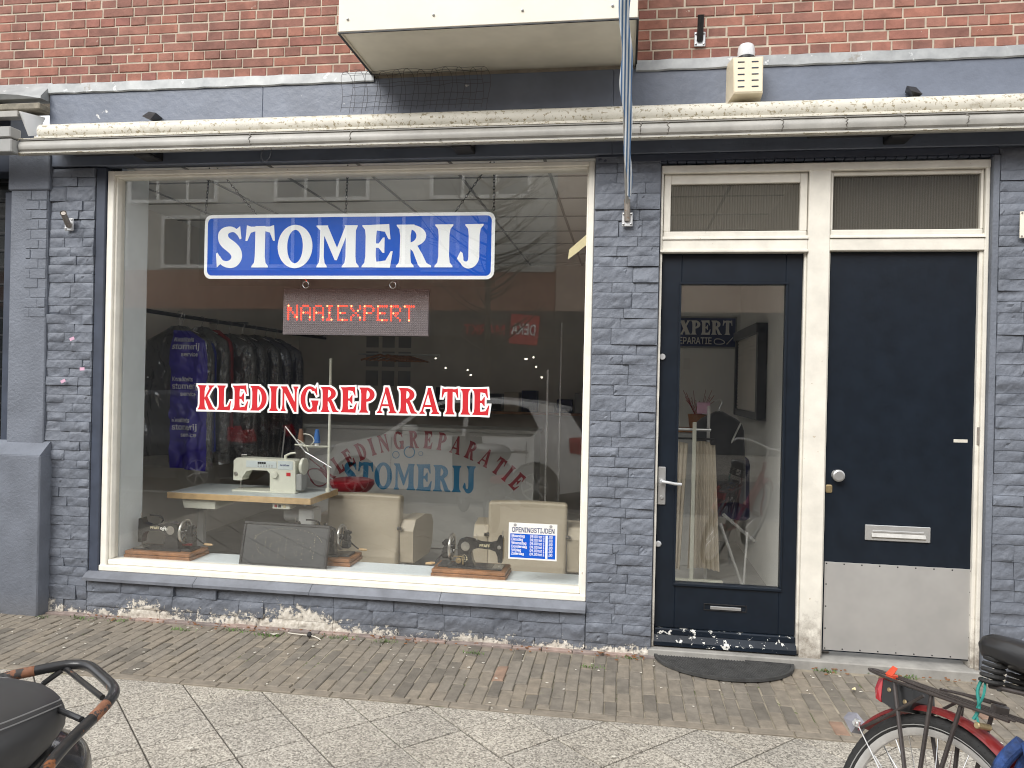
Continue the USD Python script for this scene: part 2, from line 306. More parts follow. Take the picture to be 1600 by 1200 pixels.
mat('wood_pale', (0.50, 0.34, 0.17), 0.5, var=0.15, vscale=14)
mat('table_top', (0.50, 0.53, 0.52), 0.4, var=0.06, vscale=8)
mat('machine_white', (0.62, 0.62, 0.53), 0.35, var=0.04, vscale=10)
mat('machine_panel', (0.55, 0.60, 0.60), 0.3, var=0.03)
mat('machine_black', (0.012, 0.012, 0.013), 0.25, var=0.3, vscale=10, coat=0.3)
mat('brass_worn', (0.35, 0.27, 0.15), 0.4, metal=0.7, var=0.2, vscale=30)
mat('nickel', (0.50, 0.48, 0.44), 0.3, metal=0.9, var=0.15, vscale=25)
mat('gold_paint', (0.62, 0.55, 0.36), 0.4, var=0.1)
mat('leather_beige', (0.40, 0.345, 0.26), 0.42, var=0.06, vscale=4, bump=0.12, bscale=120)
mat('red_plastic', (0.25, 0.006, 0.014), 0.3, var=0.15)
mat('black_plastic', (0.018, 0.018, 0.019), 0.4, var=0.2, vscale=10)
mat('board_black', (0.035, 0.036, 0.038), 0.42, var=0.15, vscale=3, bump=0.1, bscale=200)
mat('cloth_dark', (0.022, 0.022, 0.024), 0.8, var=0.3, vscale=7, sheen=0.3)
mat('cloth_grey', (0.11, 0.11, 0.11), 0.8, var=0.25, vscale=7)
mat('cloth_navy', (0.012, 0.014, 0.055), 0.75, var=0.3, vscale=8)
mat('cloth_red', (0.22, 0.02, 0.02), 0.8, var=0.2)
mat('bag_purple', (0.030, 0.020, 0.22), 0.3, var=0.15, vscale=9, bump=0.5, bscale=9, bdist=0.02)
mat('bag_blue', (0.010, 0.022, 0.20), 0.35, var=0.15, vscale=9)
mat('thread_blue', (0.03, 0.12, 0.35), 0.7)
mat('thread_brown', (0.16, 0.075, 0.04), 0.7)
mat('grey_paint', (0.30, 0.30, 0.29), 0.4, var=0.08)
mat('counter_wood', (0.44, 0.385, 0.305), 0.55, var=0.10, vscale=5)
mat('paper_white', (0.75, 0.74, 0.70), 0.7, var=0.03)
mat('tape_cream', (0.62, 0.55, 0.33), 0.6, var=0.05)
mat('pink_paper', (0.60, 0.36, 0.48), 0.7, var=0.1, vscale=40)
mat('rubber', (0.022, 0.022, 0.022), 0.75, var=0.25, vscale=14, bump=0.3, bscale=60)
mat('rubber_mat', (0.045, 0.045, 0.044), 0.8, var=0.3, vscale=14, bump=0.4, bscale=80)
mat('saddle_black', (0.016, 0.016, 0.017), 0.33, var=0.2, vscale=8, bump=0.1, bscale=150)
mat('scooter_seat', (0.030, 0.030, 0.031), 0.50, var=0.12, vscale=4, bump=0.25, bscale=300, bdist=0.001)
mat('scooter_black', (0.014, 0.014, 0.015), 0.2, var=0.3, vscale=9, coat=0.3)
mat('rack_black', (0.025, 0.025, 0.026), 0.28, metal=0.3, var=0.3, vscale=20, speck=[(9.5, 0.60, (0.26, 0.10, 0.04)), (30, 0.73, (0.20, 0.18, 0.16))])
mat('rust', (0.185, 0.078, 0.040), 0.75, var=0.3, vscale=40, bump=0.3, bscale=150, speck=[(28, 0.56, (0.035, 0.030, 0.028))])
mat('stitch', (0.16, 0.16, 0.16), 0.6)
mat('bike_red', (0.21, 0.022, 0.022), 0.28, metal=0.25, var=0.12, vscale=14, coat=0.3)
mat('bike_frame', (0.062, 0.053, 0.050), 0.35, metal=0.4, var=0.2, vscale=20, speck=(60, 0.72, (0.22, 0.10, 0.05)))
mat('rim_alu', (0.52, 0.51, 0.49), 0.35, metal=0.5, var=0.1, vscale=20)
mat('tape_red', (0.52, 0.06, 0.025), 0.5, var=0.15, vscale=40)
mat('lock_blue', (0.006, 0.012, 0.03), 0.7, col2=(0.025, 0.075, 0.26), vscale=22, bump=0.6, bscale=200)
mat('strap_green', (0.02, 0.22, 0.19), 0.6, var=0.2)
mat('lens_red', (0.34, 0.012, 0.02), 0.15, coat=0.5)
mat('lens_grey', (0.22, 0.22, 0.25), 0.15, coat=0.5)
mat('car_white', (0.80, 0.80, 0.79), 0.25, var=0.02, coat=0.6)
mat('car_dark', (0.03, 0.032, 0.036), 0.25, var=0.02, coat=0.6)
mat('car_glass', (0.012, 0.014, 0.015), 0.05)
mat('far_brick', (0.28, 0.125, 0.085), 0.9, var=0.12, vscale=3)
mat('far_pink', (0.46, 0.34, 0.27), 0.9, var=0.06, vscale=3)
mat('far_grey', (0.50, 0.49, 0.46), 0.85, var=0.06, vscale=3)
mat('far_dark', (0.016, 0.018, 0.024), 0.5, var=0.2, vscale=3)
mat('far_white', (0.82, 0.81, 0.78), 0.6)
mat('far_pane', (0.10, 0.11, 0.12), 0.1)
mat('bark', (0.05, 0.043, 0.035), 0.9, var=0.3, vscale=10)
mat('grass', (0.085, 0.155, 0.03), 0.7, var=0.5, vscale=8)
mat('litter_white', (0.58, 0.55, 0.48), 0.7, var=0.1, vscale=30)
mat('litter_brown', (0.22, 0.10, 0.045), 0.8, var=0.3, vscale=30)
mat('lamp_glow', (.8, .8, .7), emit=((1, .92, .75), 5.0))
mat('banner_blue', (0.10, 0.20, 0.36), 0.6, var=0.2, vscale=2.5, col2=(0.55, 0.62, 0.68))
usdkit.material(stage, '/World/Looks/banner_cloth', {'tc': ('texture_coordinate', {}), 'mp': ('mapping', {'scale': (9.0, 1.6, 1.6)}), 'w': ('wave_texture', {'scale': 2.0, 'distortion': 7.0, 'detail': 2.0}), 'r': ('rgb_ramp', {'ramp': [(0.3, (0.07, 0.15, 0.30)), (0.48, (0.30, 0.42, 0.56)), (0.66, (0.70, 0.73, 0.74))]}), 'p': ('principled_bsdf', {'roughness': 0.6})},
    [('tc.object', 'mp.vector'), ('mp.vector', 'w.vector'), ('w.fac', 'r.fac'), ('r.color', 'p.base_color')], surface='p.BSDF')
mat('wood_grey', (0.20, 0.18, 0.14), 0.8, var=0.35, vscale=18, bump=0.3, bscale=60)
mat('plaque', (0.70, 0.66, 0.56), 0.4, var=0.06)

# ------------------------------------------------------------------ ground, road, pavements
def quad(x0, x1, y0, y1, z): return trimesh.Trimesh([[x0, y0, z], [x1, y0, z], [x1, y1, z], [x0, y1, z]], [[0, 1, 2], [0, 2, 3]], process=False)
obj('ground', quad(-150, 150, -150, 150, -0.16), 'asphalt', kind='structure')
obj('road', quad(-150, 150, -9.6, -5.05, -0.10), 'asphalt', kind='structure')
obj('far_pavement', box(-60, 60, -13.9, -9.6, -0.15, 0.0), 'gravel_tile', kind='structure')
obj('kerb', cat_([box(-30 + i * 1.0, -30 + i * 1.0 + 0.992, -5.05, -4.9, -0.15, 0.0, .01) for i in range(60)]), 'kerb', kind='structure')
# washed-gravel tiles laid on the diagonal
BY = -0.965          # line between the clinkers and the tiles
tp = obj('tiled_pavement', cat_([quad(-6.5, 6.0, -4.9, BY, -0.009), box(-60, 60, -4.9, -2.75, -0.15, -0.012)]), 'tile_joint', kind='structure')
SIDE = 0.3125; HD = SIDE * math.sqrt(2) / 2
ox, oy = -2.019, -1.188 - 0.0
area = sbox(-5.2, -4.89, 4.2, BY)
def tile_mesh(poly, z, h=0.03, b=0.004):
    top = np.array(poly.buffer(-b).exterior.coords)[:-1]; bot = np.array(poly.exterior.coords)[:-1]
    P = np.vstack([np.c_[top, np.full(len(top), z)], np.c_[bot, np.full(len(bot), z - b * .7)], np.c_[bot, np.full(len(bot), z - h)]])
    return hull(P)
far_tiles = []
for i in range(-16, 17):
    for j in range(-16, 17):
        cx, cy = ox + (i + j) * HD, oy + (i - j) * HD
        t = Polygon([(cx - HD, cy), (cx, cy - HD), (cx + HD, cy), (cx, cy + HD)]).buffer(-0.0038, join_style=2)
        vis = t.intersection(sbox(-5.2, -4.88, 4.2, BY - 0.004))
        if vis.is_empty or vis.area < 0.002 or vis.geom_type != 'Polygon': continue
        m = tile_mesh(vis, RNG.normal(0, 0.0009))
        if cy > -2.45 and -4.4 < cx < 1.75: obj('tile', m, 'gravel_tile', tp)
        else: far_tiles.append(m)
obj('further_tiles', far_tiles, 'gravel_tile', tp, kind='stuff')
# clinker pavement: bricks on the long axis across the strip, half bond
bp = obj('brick_pavement', quad(-6.5, 6.0, BY - 0.002, 0.25, -0.0045), 'paving_sand', kind='structure')
BW, BL = 0.0685, 0.212
bricks = []
def pav(x0, x1, y0, y1, z, dx=0.0):
    g = 0.0026; j = RNG.normal(0, 0.0016, 4); z0, z1 = z + RNG.normal(0, 0.0012, 2)
    skew = dx
    P = []
    b = 0.004
    for (x, y, zz) in ((x0 + g + j[0], y0 + g + j[2], z0), (x1 - g + j[1], y0 + g + j[2], z1), (x1 - g + j[1], y1 - g + j[3], z1), (x0 + g + j[0], y1 - g + j[3], z0)):
        P.append((x, y, zz - b)); P.append((x, y, zz - .03))
    for (x, y, zz) in ((x0 + g + b + j[0], y0 + g + b + j[2], z0), (x1 - g - b + j[1], y0 + g + b + j[2], z1), (x1 - g - b + j[1], y1 - g - b + j[3], z1), (x0 + g + b + j[0], y1 - g - b + j[3], z0)):
        P.append((x, y, zz))
    return hull(P)
y_lo, y_hi = BY + 0.062, -0.085
n_row = 0; x = -5.6
while x < 3.4:
    yy = y_hi + (BL / 2 if n_row % 2 else 0) + 0.035 * math.sin(n_row * .31) ; first = True
    while yy > y_lo + 0.02:
        a, b_ = max(yy - BL, y_lo), min(yy, y_hi)
        if a - y_lo < 0.045: a = y_lo
        if b_ - a > 0.03:
            drift = 0.012 * math.sin(x * 1.7 + yy * 3)
            bricks.append((x + drift, x + BW + drift, a, b_))
        if a == y_lo: break
        yy -= BL
    x += BW; n_row += 1
x = -5.6
while x < 3.4:                      # header course along the tiles
    bricks.append((x, x + BL * .98, BY + 0.001, y_lo - 0.0005)); x += BL * .98
def vis_px(b):
    c = np.array([(b[0] + b[1]) / 2, (b[2] + b[3]) / 2, 0]) - CAM; q = np.array([c @ r2, c @ u2, c @ fw]); u = 800 + F * q[0] / q[2]; v = 600 - F * q[1] / q[2]
    return (-30 < u < 1630 and v < 1230), q[2]
order = sorted([b for b in bricks if vis_px(b)[0]], key=lambda b: vis_px(b)[1] - 2.0 * (b[3] - b[2] > .12))
keep = set(order[:300]); rest = []
for b in bricks:
    m = pav(*b, 0.003 + 0.0035 * math.sin(b[0] * 2.3) * math.cos(b[2] * 5))
    if b in keep: obj('paving_brick', m, 'paving_brick', bp)
    else: rest.append((b, m))
obj('further_paving_bricks', [m for _, m in rest], 'paving_brick', bp, kind='stuff')
x = -4.02
while x < 0.0:                      # strip of worn edge bricks against the plinth
    w = RNG.uniform(.18, .24)
    obj('edge_brick', pav(x, min(x + w, 0.02), -0.083, -0.012, 0.012), 'edge_brick', bp); x += w

# ------------------------------------------------------------------ the shop building
B = thing('shop_building', 'brick building whose ground floor shop is painted blue grey, with cream frames', 'building')
FY = -0.045       # face of the painted stone
# upper brick wall
uw = obj('upper_wall', cat_([box(-9, 4.2, -0.0165, 0.25, 3.52, 9.0)]), 'mortar', B)
CO = 0.0625; z = 3.585; row = 0; up_rest = []; n_up = 0
while z < 4.25:
    hdr = row % 2 == 0
    L = 0.103 if hdr else 0.212
    x = -5.1 + (0.0 if hdr else 0.05) + (0.106 if row % 4 == 1 else 0) + RNG.uniform(-.01, .01)
    while x < 2.9:
        l = L * RNG.uniform(.97, 1.03)
        x0, x1 = x + .0045, x + l + .0045
        x += l + 0.009
        behind = (-1.83 < x0 and x1 < -0.15)
        if behind: continue
        zz = z + 0.0045; j = RNG.normal(0, .0013, 4)
        y = -0.021 + RNG.normal(0, .0016)
        P = [(x0 + a, yy, c) for a, yy, c in ((j[0], .02, zz), (j[0], .02, zz + .0535), (j[0], y + .003, zz + j[1]), (j[0], y + .003, zz + .0535 + j[2]))] + \
            [(x1 + a, yy, c) for a, yy, c in ((j[3], .02, zz), (j[3], .02, zz + .0535), (j[3], y + .003, zz + j[1] * .4), (j[3], y + .003, zz + .0535 + j[2] * .5))] + \
            [(x0 + .003, y, zz + .003 + j[1]), (x0 + .003, y, zz + .0505 + j[2]), (x1 - .003, y, zz + .003 + j[1] * .4), (x1 - .003, y, zz + .0505 + j[2] * .5)]
        m = hull(P)
        if z < 4.16 and x1 > -4.5 and x0 < 2.1 and n_up < 300: obj('brick', m, 'brick_red', uw); n_up += 1
        else: up_rest.append(m)
    z += CO; row += 1
obj('further_bricks', up_rest, 'brick_red', uw, kind='stuff')
# zinc flashing in lengths
def flash(x0, x1):
    n = max(2, int((x1 - x0) / .06)); xs = np.linspace(x0, x1, n); V = []; Fc = []
    prof = [(-0.012, 3.590), (-0.030, 3.584), (-0.066, 3.572), (-0.070, 3.512), (-0.062, 3.505), (-0.060, 3.512)]
    for i, xx in enumerate(xs):
        w = 0.003 * math.sin(xx * 23) + 0.002 * math.sin(xx * 57)
        for (yy, zz) in prof: V.append((xx, yy - w * (.5 if zz < 3.57 else .1), zz + w * .5))
    k = len(prof)
    for i in range(n - 1):
        for a in range(k - 1): Fc += [[i * k + a, i * k + a + 1, (i + 1) * k + a + 1], [i * k + a, (i + 1) * k + a + 1, (i + 1) * k + a]]
    return trimesh.Trimesh(V, Fc, process=False)
xs = [-4.09, -3.15, -2.35, -1.812]
for a, b in zip(xs[:-1], xs[1:]): obj('flashing', flash(a, b + .012), 'zinc', B, smooth=30)
for a, b in zip([-0.168, 0.62, 1.27, 2.3], [0.63, 1.28, 2.31, 3.2]): obj('flashing', flash(a, b), 'zinc', B, smooth=30)
# fascia boards
for a, b in ((-4.085, -2.55), (-2.549, -0.3), (-0.299, 3.2)):
    obj('fascia_board', box(a, b, -0.055, 0.03, 3.018, 3.530, .003), 'fascia_paint', B)
obj('soffit', box(-0.38, 1.86, -0.042, 0.18, 2.975, 3.014), 'soffit_paint', B)
for i in range(34):
    obj('soffit_slat', box(-0.02 + i * .056, -0.02 + i * .056 + .05, -0.036, 0.02, 2.962, 2.974, .002), 'soffit_paint', B)
# split stone cladding: backing plus stones
core = [box(-4.10, -3.738, -0.022, 0.26, -0.1, 3.015), box(-3.738, -0.398, -0.022, 0.12, -0.1, 0.245), box(-0.398, -0.003, -0.022, 0.12, -0.1, 3.015), box(1.868, 4.2, -0.022, 0.26, -0.1, 3.015)]
sw = obj('stone_wall', core[:3], 'painted_stone', B); sw2 = obj('stone_wall', core[3], 'painted_stone', B)
stones = []
def stone(x0, x1, z0, z1):
    nx, nz = max(4, int((x1 - x0) / .011)), max(4, int((z1 - z0) / .011))
    gx, gz = np.meshgrid(np.linspace(x0, x1, nx), np.linspace(z0, z1, nz)); sd = int(RNG.integers(1e6))
    p = np.stack([gx * 9, gz * 16, np.full_like(gx, sd % 97)], -1)
    d = meshkit.fbm(p, 4, sd % 50)
    ridge = np.abs(meshkit.fbm(np.stack([gx * 34 + gz * 30, gz * 46 - gx * 12, np.full_like(gx, sd % 31)], -1), 3, 5) - .5) * 2
    e = np.minimum(np.minimum((gx - x0), (x1 - gx)), np.minimum((gz - z0), (z1 - gz)) * 1.2) / 0.012
    e = np.clip(e, 0, 1) ** .6
    tilt = RNG.normal(0, .035) * (gx - (x0 + x1) / 2) + RNG.normal(0, .06) * (gz - (z0 + z1) / 2)
    y = FY - 0.002 + 0.0045 * (1 - e) - (d - .5) * 0.026 * e + ridge * 0.011 * e + tilt + RNG.normal(0, .003)
    y = np.minimum(y, -0.024)
    V = np.stack([gx, y, gz], -1).reshape(-1, 3); k = len(V); Fc = []
    for i in range(nz - 1):
        for j in range(nx - 1):
            a = i * nx + j; Fc += [[a, a + 1, a + nx + 1], [a, a + nx + 1, a + nx]]
    loop = list(range(nx)) + [i * nx + nx - 1 for i in range(1, nz)] + list(range(nz * nx - 2, (nz - 1) * nx - 1, -1)) + [i * nx for i in range(nz - 2, 0, -1)]
    V2 = V[loop].copy(); V2[:, 1] = -0.020
    V = np.vstack([V, V2])
    for i in range(len(loop)):
        a, b = loop[i], loop[(i + 1) % len(loop)]; Fc += [[a, k + i, k + (i + 1) % len(loop)], [a, k + (i + 1) % len(loop), b]]
    return trimesh.Trimesh(V, Fc, process=False)
def clad(x0, x1, z0, z1, lmin=.11, lmax=.27):
    z = z0
    while z < z1 - 0.02:
        h = float(RNG.choice([0.058, 0.062, 0.066, 0.098], p=[.3, .3, .22, .18])); h = min(h, z1 - z)
        if z1 - z - h < 0.03: h = z1 - z
        x = x0
        while x < x1 - .01:
            l = RNG.uniform(lmin, lmax); l = min(l, x1 - x)
            if x1 - x - l < 0.07: l = x1 - x
            stones.append((x + .0012, x + l - .0012, z + .0012, z + h - .0012)); x += l
        z += h
clad(-4.075, -3.742, 0.0, 3.005)
clad(-3.738, -0.40, 0.0, 0.243, .16, .34)
clad(-0.396, -0.006, 0.0, 3.005)
clad(1.872, 2.32, 0.0, 3.005)
big = sorted(stones, key=lambda s: -(s[1] - s[0]) * (s[3] - s[2]) + (9 if s[0] > 2.1 else 0))
srest = []
for k_, s in enumerate(big):
    m = stone(*s)
    if k_ < 300: obj('stone', m, 'painted_stone', sw2 if s[0] > 1.8 else sw, smooth=28)
    else: srest.append(m)
if srest: obj('further_stones', srest, 'painted_stone', sw, kind='stuff')
# reveals beside the window and the doors
obj('reveal', box(-3.738, -3.672, -0.034, 0.12, 0.25, 3.012, .003), 'soffit_paint', B)
obj('reveal', box(1.836, 1.870, -0.046, 0.2, 0.0, 2.97, .004), 'painted_render', B)
obj('threshold_step', box(-0.02, 1.86, -0.055, 0.24, -0.1, 0.05, .006), 'kerb', B)
# rendered pilaster at the left end
sh = obj('pilaster', cat_([box(-4.357, -4.076, -0.062, 0.2, 0.9, 3.08, .006), box(-4.37, -4.06, -0.075, 0.2, 2.86, 3.10, .006)]), 'painted_render', B)
obj('pilaster_base', cat_([box(-4.46, -4.026, -0.145, 0.2, -0.05, 1.074, .008),
    hull([(-4.455, -0.142, 1.072), (-4.03, -0.142, 1.072), (-4.03, -0.05, 1.158), (-4.455, -0.05, 1.158), (-4.455, 0.1, 1.158), (-4.03, 0.1, 1.158), (-4.455, 0.1, 1.07), (-4.03, 0.1, 1.07)])]), 'painted_render', sh)
z = 2.0
k_ = 0
while z < 2.84:
    for (a, b) in (((-4.238, -4.14), (-4.136, -4.08)) if k_ % 2 else ((-4.238, -4.20), (-4.196, -4.08))):
        obj('painted_brick', box(a + RNG.normal(0, .002), b, -0.0655 + RNG.normal(0, .0018), -0.05, z + RNG.normal(0, .002), z + .062, .003), 'painted_render', sh)
    z += 0.066; k_ += 1

# ------------------------------------------------------------------ display window
L, R_, T_, Bt = -3.668, -0.400, 2.992, 0.315
fr = obj('window_frame', cat_([box(L, L + .046, -0.018, 0.10, Bt, T_, .004), box(R_ - .036, R_, -0.018, 0.10, Bt, T_, .004), box(L + .046, R_ - .036, -0.016, 0.10, T_ - .030, T_, .004),
    box(L + .046, L + .060, 0.004, 0.085, .372, T_ - .030, .003), box(R_ - .046, R_ - .036, 0.004, 0.085, .372, T_ - .030, .003), box(L + .06, R_ - .046, 0.002, 0.085, T_ - .044, T_ - .030, .003),
    box(L - .002, R_ + .001, -0.030, 0.10, 0.300, 0.338, .005), box(L + .046, R_ - .036, -0.006, 0.085, 0.340, 0.372, .005)]), 'frame_white', B)
obj('slate_sill', cat_([hull([(a, -.032, .300), (b, -.032, .300), (a, -.086, .264), (b, -.086, .264), (a, -.086, .245), (b, -.086, .245), (a, .0, .245), (b, .0, .245), (a, 0, .30), (b, 0, .30)])
    for a, b in ((-3.745, -2.952), (-2.949, -2.152), (-2.149, -1.302), (-1.299, -0.398))]), 'slate', fr)
obj('window_pane', box(L + .05, R_ - .038, 0.046, 0.052, .36, T_ - .035), 'window_glass', fr)

# ------------------------------------------------------------------ doors
df = obj('door_frame', cat_([box(0.0, 0.014, -0.012, .10, .05, 2.95, .003), box(1.812, 1.834, -0.014, .10, .045, 2.95, .004), box(1.792, 1.812, 0.004, .10, .05, 2.437, .003),
    box(0.852, 0.974, -0.016, .10, .045, 2.95, .004), box(0.838, 0.852, .006, .10, .06, 2.43, .003), box(0.974, 0.984, .006, .10, .06, 2.437, .003),
    box(0.014, 0.852, -0.014, .10, 2.43, 2.505, .004), box(0.974, 1.812, -0.014, .10, 2.437, 2.508, .004), box(0.0, 1.834, -0.020, .10, 2.905, 2.952, .004),
    box(0.0, 0.852, -0.03, .03, 2.428, 2.444, .003)]), 'trim_cream', B)
# transom lights
for a, b, z0, z1, sd in ((0.014, 0.852, 2.507, 2.905, 0), (0.974, 1.812, 2.510, 2.905, 1)):
    w = .045 if sd == 0 else .018
    tr = obj('transom_window', cat_([box(a + .004, b - .004, .0, .06, z0 + .0, z0 + .052, .006), box(a + .004, a + w, .006, .06, z0 + .052, z1 - .002, .003), box(b - w, b - .004, .006, .06, z0 + .052, z1 - .002, .003),
        box(a + w, b - w, .008, .06, z1 - (.06 if sd == 0 else .025), z1 - .002, .003), hull([(a, -.022, z0 + .006), (b, -.022, z0 + .006), (a, .01, z0 + .028), (b, .01, z0 + .028), (a, .01, z0), (b, .01, z0), (a, -.022, z0), (b, -.022, z0)])]), 'trim_cream', df)
    xs_ = np.arange(a + w, b - w, .0018); V = []; Fc = []
    for i, xx in enumerate(xs_):
        yy = .035 - .0075 * abs(math.sin(math.pi * (xx - a) / .0152)); V += [(xx, yy, z0 + .052), (xx, yy, z1 - .025)]
        if i: c = 2 * i; Fc += [[c - 2, c, c + 1], [c - 2, c + 1, c - 1]]
    obj('ribbed_pane', trimesh.Trimesh(V, Fc, process=False), 'ribbed_glass', df, smooth=True)
    if sd: obj('dark_backing', box(a, b, .10, .12, z0, z1), 'black_gap', B)
# shop door with a tall pane
gx0, gx1, gz0, gz1 = 0.135, 0.742, 0.437, 2.243
sd_ = obj('shop_door', cat_([box(0.016, gx0, .03, .075, .16, 2.426, .003), box(gx1, 0.836, .03, .075, .16, 2.426, .003), box(gx0, gx1, .03, .075, gz1, 2.426, .003), box(gx0, gx1, .03, .075, .16, gz0, .003),
    box(gx0 - .012, gx1 + .012, .018, .032, gz1, gz1 + .014, .002), box(gx0 - .012, gx1 + .012, .014, .032, gz0 - .018, gz0, .003), box(gx0 - .012, gx0, .02, .032, gz0, gz1, .002), box(gx1, gx1 + .012, .02, .032, gz0, gz1, .002)]), 'door_paint', B, label='dark blue shop door with a tall glass pane')
obj('bottom_rail', cat_([box(0.016, 0.836, .012, .06, .118, .158, .006), box(0.022, 0.832, .02, .05, .06, .116), hull([(0.012, -.012, .085), (0.84, -.012, .085), (.012, .03, .14), (.84, .03, .14), (.012, .03, .062), (.84, .03, .062), (.012, -.012, .062), (.84, -.012, .062)])]), 'door_paint_worn', sd_)
obj('door_pane', box(gx0 - .004, gx1 + .004, .05, .056, gz0 - .004, gz1 + .004), 'window_glass', sd_)
obj('letter_slot', cat_([box(0.31, 0.55, .020, .032, .318, .322, .001), box(0.308, 0.312, .022, .032, .285, .322), box(0.552, 0.556, .022, .032, .285, .322), box(0.308, 0.556, .022, .032, .282, .286)]), 'iron_dark', sd_)
obj('letter_flap', box(0.345, 0.525, .018, .031, .289, .308, .002), 'steel_dull', sd_)
lp = obj('lock_plate', cat_([box(0.020, 0.066, .016, .03, .905, 1.135, .004), cyl(.011, .012, (0.043, .012, .95), 'y', 14, .002)]), 'steel_dull', sd_)
obj('door_handle', cat_([cyl(.012, .04, (0.043, -.004, 1.05), 'y', 16), tube(spline([(0.043, -.026, 1.05), (0.08, -.03, 1.047), (0.115, -.028, 1.041), (0.158, -.022, 1.038)], 14), [.009] * 14, 12), box(0.027, 0.06, -.028, -.012, 1.04, 1.06, .004)]), 'galvanised', sd_)
obj('upper_lock', lathe([(0, -.006), (.017, -.006), (.019, 0), (.019, .006), (0, .006)], 20, (0.030, .022, 1.803), 'y'), 'galvanised', sd_)
obj('lower_lock', lathe([(0, -.006), (.013, -.006), (.019, 0), (.019, .006), (0, .006)], 20, (0.030, .022, .665), 'y'), 'galvanised', sd_)
# side door
s2 = obj('side_door', box(0.988, 1.808, .03, .075, .085, 2.434, .002), 'door_paint', B, label='plain dark blue door with a steel kick plate')
kp = obj('kick_plate', box(0.996, 1.803, .0262, .0295, .093, .612, .0008), 'kick_steel', s2)
scr = [(1.006 + i * .0985, .602) for i in range(9)] + [(1.006 + i * .0985, .103) for i in range(9)] + [(1.006, .22 + .13 * i) for i in range(3)] + [(1.794, .22 + .13 * i) for i in range(3)]
for x_, z_ in scr: obj('screw', lathe([(0, -.002), (.003, -.0015), (.0045, 0), (.0045, .002)], 8, (x_, .0255, z_), 'y'), 'iron_dark', s2)
obj('letterbox', cat_([box(1.215, 1.572, .018, .03, .752, .842, .003), box(1.255, 1.535, .014, .02, .80, .812, .002)]), 'alu', s2)
obj('letterbox_flap', hull([(1.25, .008, .775), (1.545, .008, .775), (1.25, .02, .762), (1.545, .02, .762), (1.25, .02, .80), (1.545, .02, .80)]), 'nickel', s2)
kb = obj('door_knob', lathe([(0, -.052), (.026, -.052), (.034, -.046), (.036, -.034), (.030, -.022), (.018, -.012), (.018, -.004), (.030, -.002), (.030, .004)], 28, (1.052, .026, 1.125), 'y'), 'steel_dull', s2, smooth=35)
obj('door_lock', cat_([lathe([(0, -.005), (.014, -.004), (.016, .004)], 20, (1.010, .026, 1.042), 'y'), box(0.992, 1.028, .022, .031, 1.018, 1.066, .006)]), 'brass_worn', s2)
obj('nameplate_sticker', box(1.688, 1.762, .0285, .0298, 1.338, 1.356), 'litter_white', s2)
obj('strike_plate', box(1.800, 1.8115, -.002, .006, 1.33, 1.43, .001), 'steel_rusty', df)
# small plaque at the right edge
pq = thing('wall_plaque', 'cream enamel plaque with screws at the right edge of the wall', 'plaque', (0, 0, 0))
obj('plate', box(1.963, 2.16, -.078, -.070, 2.492, 2.640, .002), 'plaque', pq)
for a, c in ((1.972, 2.631), (1.972, 2.502), (2.151, 2.631), (2.151, 2.502)): obj('screw', cyl(.005, .006, (a, -.079, c), 'y', 8), 'steel_rusty', pq)

# ------------------------------------------------------------------ shop interior
RX0, RX1, RY1, CZ, FZ = -4.32, 0.955, 4.5, 3.06, 0.06
obj('shop_floor', box(RX0, RX1, .12, RY1, -.05, FZ), 'floor_grey', B)
obj('ceiling', box(RX0 - .05, RX1 + .05, .09, RY1, CZ, CZ + .08), 'room_ceiling', B)
gb = []
for i in range(-3, 7): gb.append(box(-1.98 + i * .625 - .010, -1.98 + i * .625 + .010, .11, RY1 - .01, CZ - .007, CZ - .0005))
for i in range(7): gb.append(box(RX0 + .01, RX1 - .01, .55 + i * .625 - .009, .55 + i * .625 + .009, CZ - .0065, CZ - .001))
obj('ceiling_grid', gb, 'grey_paint', B)
obj('inner_wall', box(RX0 - .1, RX0, .12, RY1, -.05, CZ), 'room_tan', B)
obj('inner_wall', box(RX0, -0.45, RY1, RY1 + .1, -.05, CZ), 'room_back', B)
obj('inner_wall', cat_([box(-0.45, RX1, 3.26, 3.34, -.05, CZ), box(-0.5, -0.45, 3.26, RY1, -.05, CZ)]), 'room_white', B)
obj('inner_wall', box(RX1, RX1 + .1, .11, 3.3, -.05, CZ), 'room_white', B)
obj('inner_wall', cat_([box(RX0 - .1, -3.735, .26, .30, -.05, CZ), box(-.40, .0, .125, .16, -.05, CZ), box(-3.735, -.40, .125, .15, -.05, .33)]), 'room_white', B)
obj('window_cheek', box(-3.655, -3.612, .105, .345, .33, CZ - .005, .002), 'cheek_blue', B)
lg = obj('window_ledge', box(-3.612, -0.405, .088, .37, .335, .363, .003), 'ledge_white', B)
obj('ledge_apron', box(-3.61, -0.41, .355, .368, FZ, .334), 'counter_grey', B)
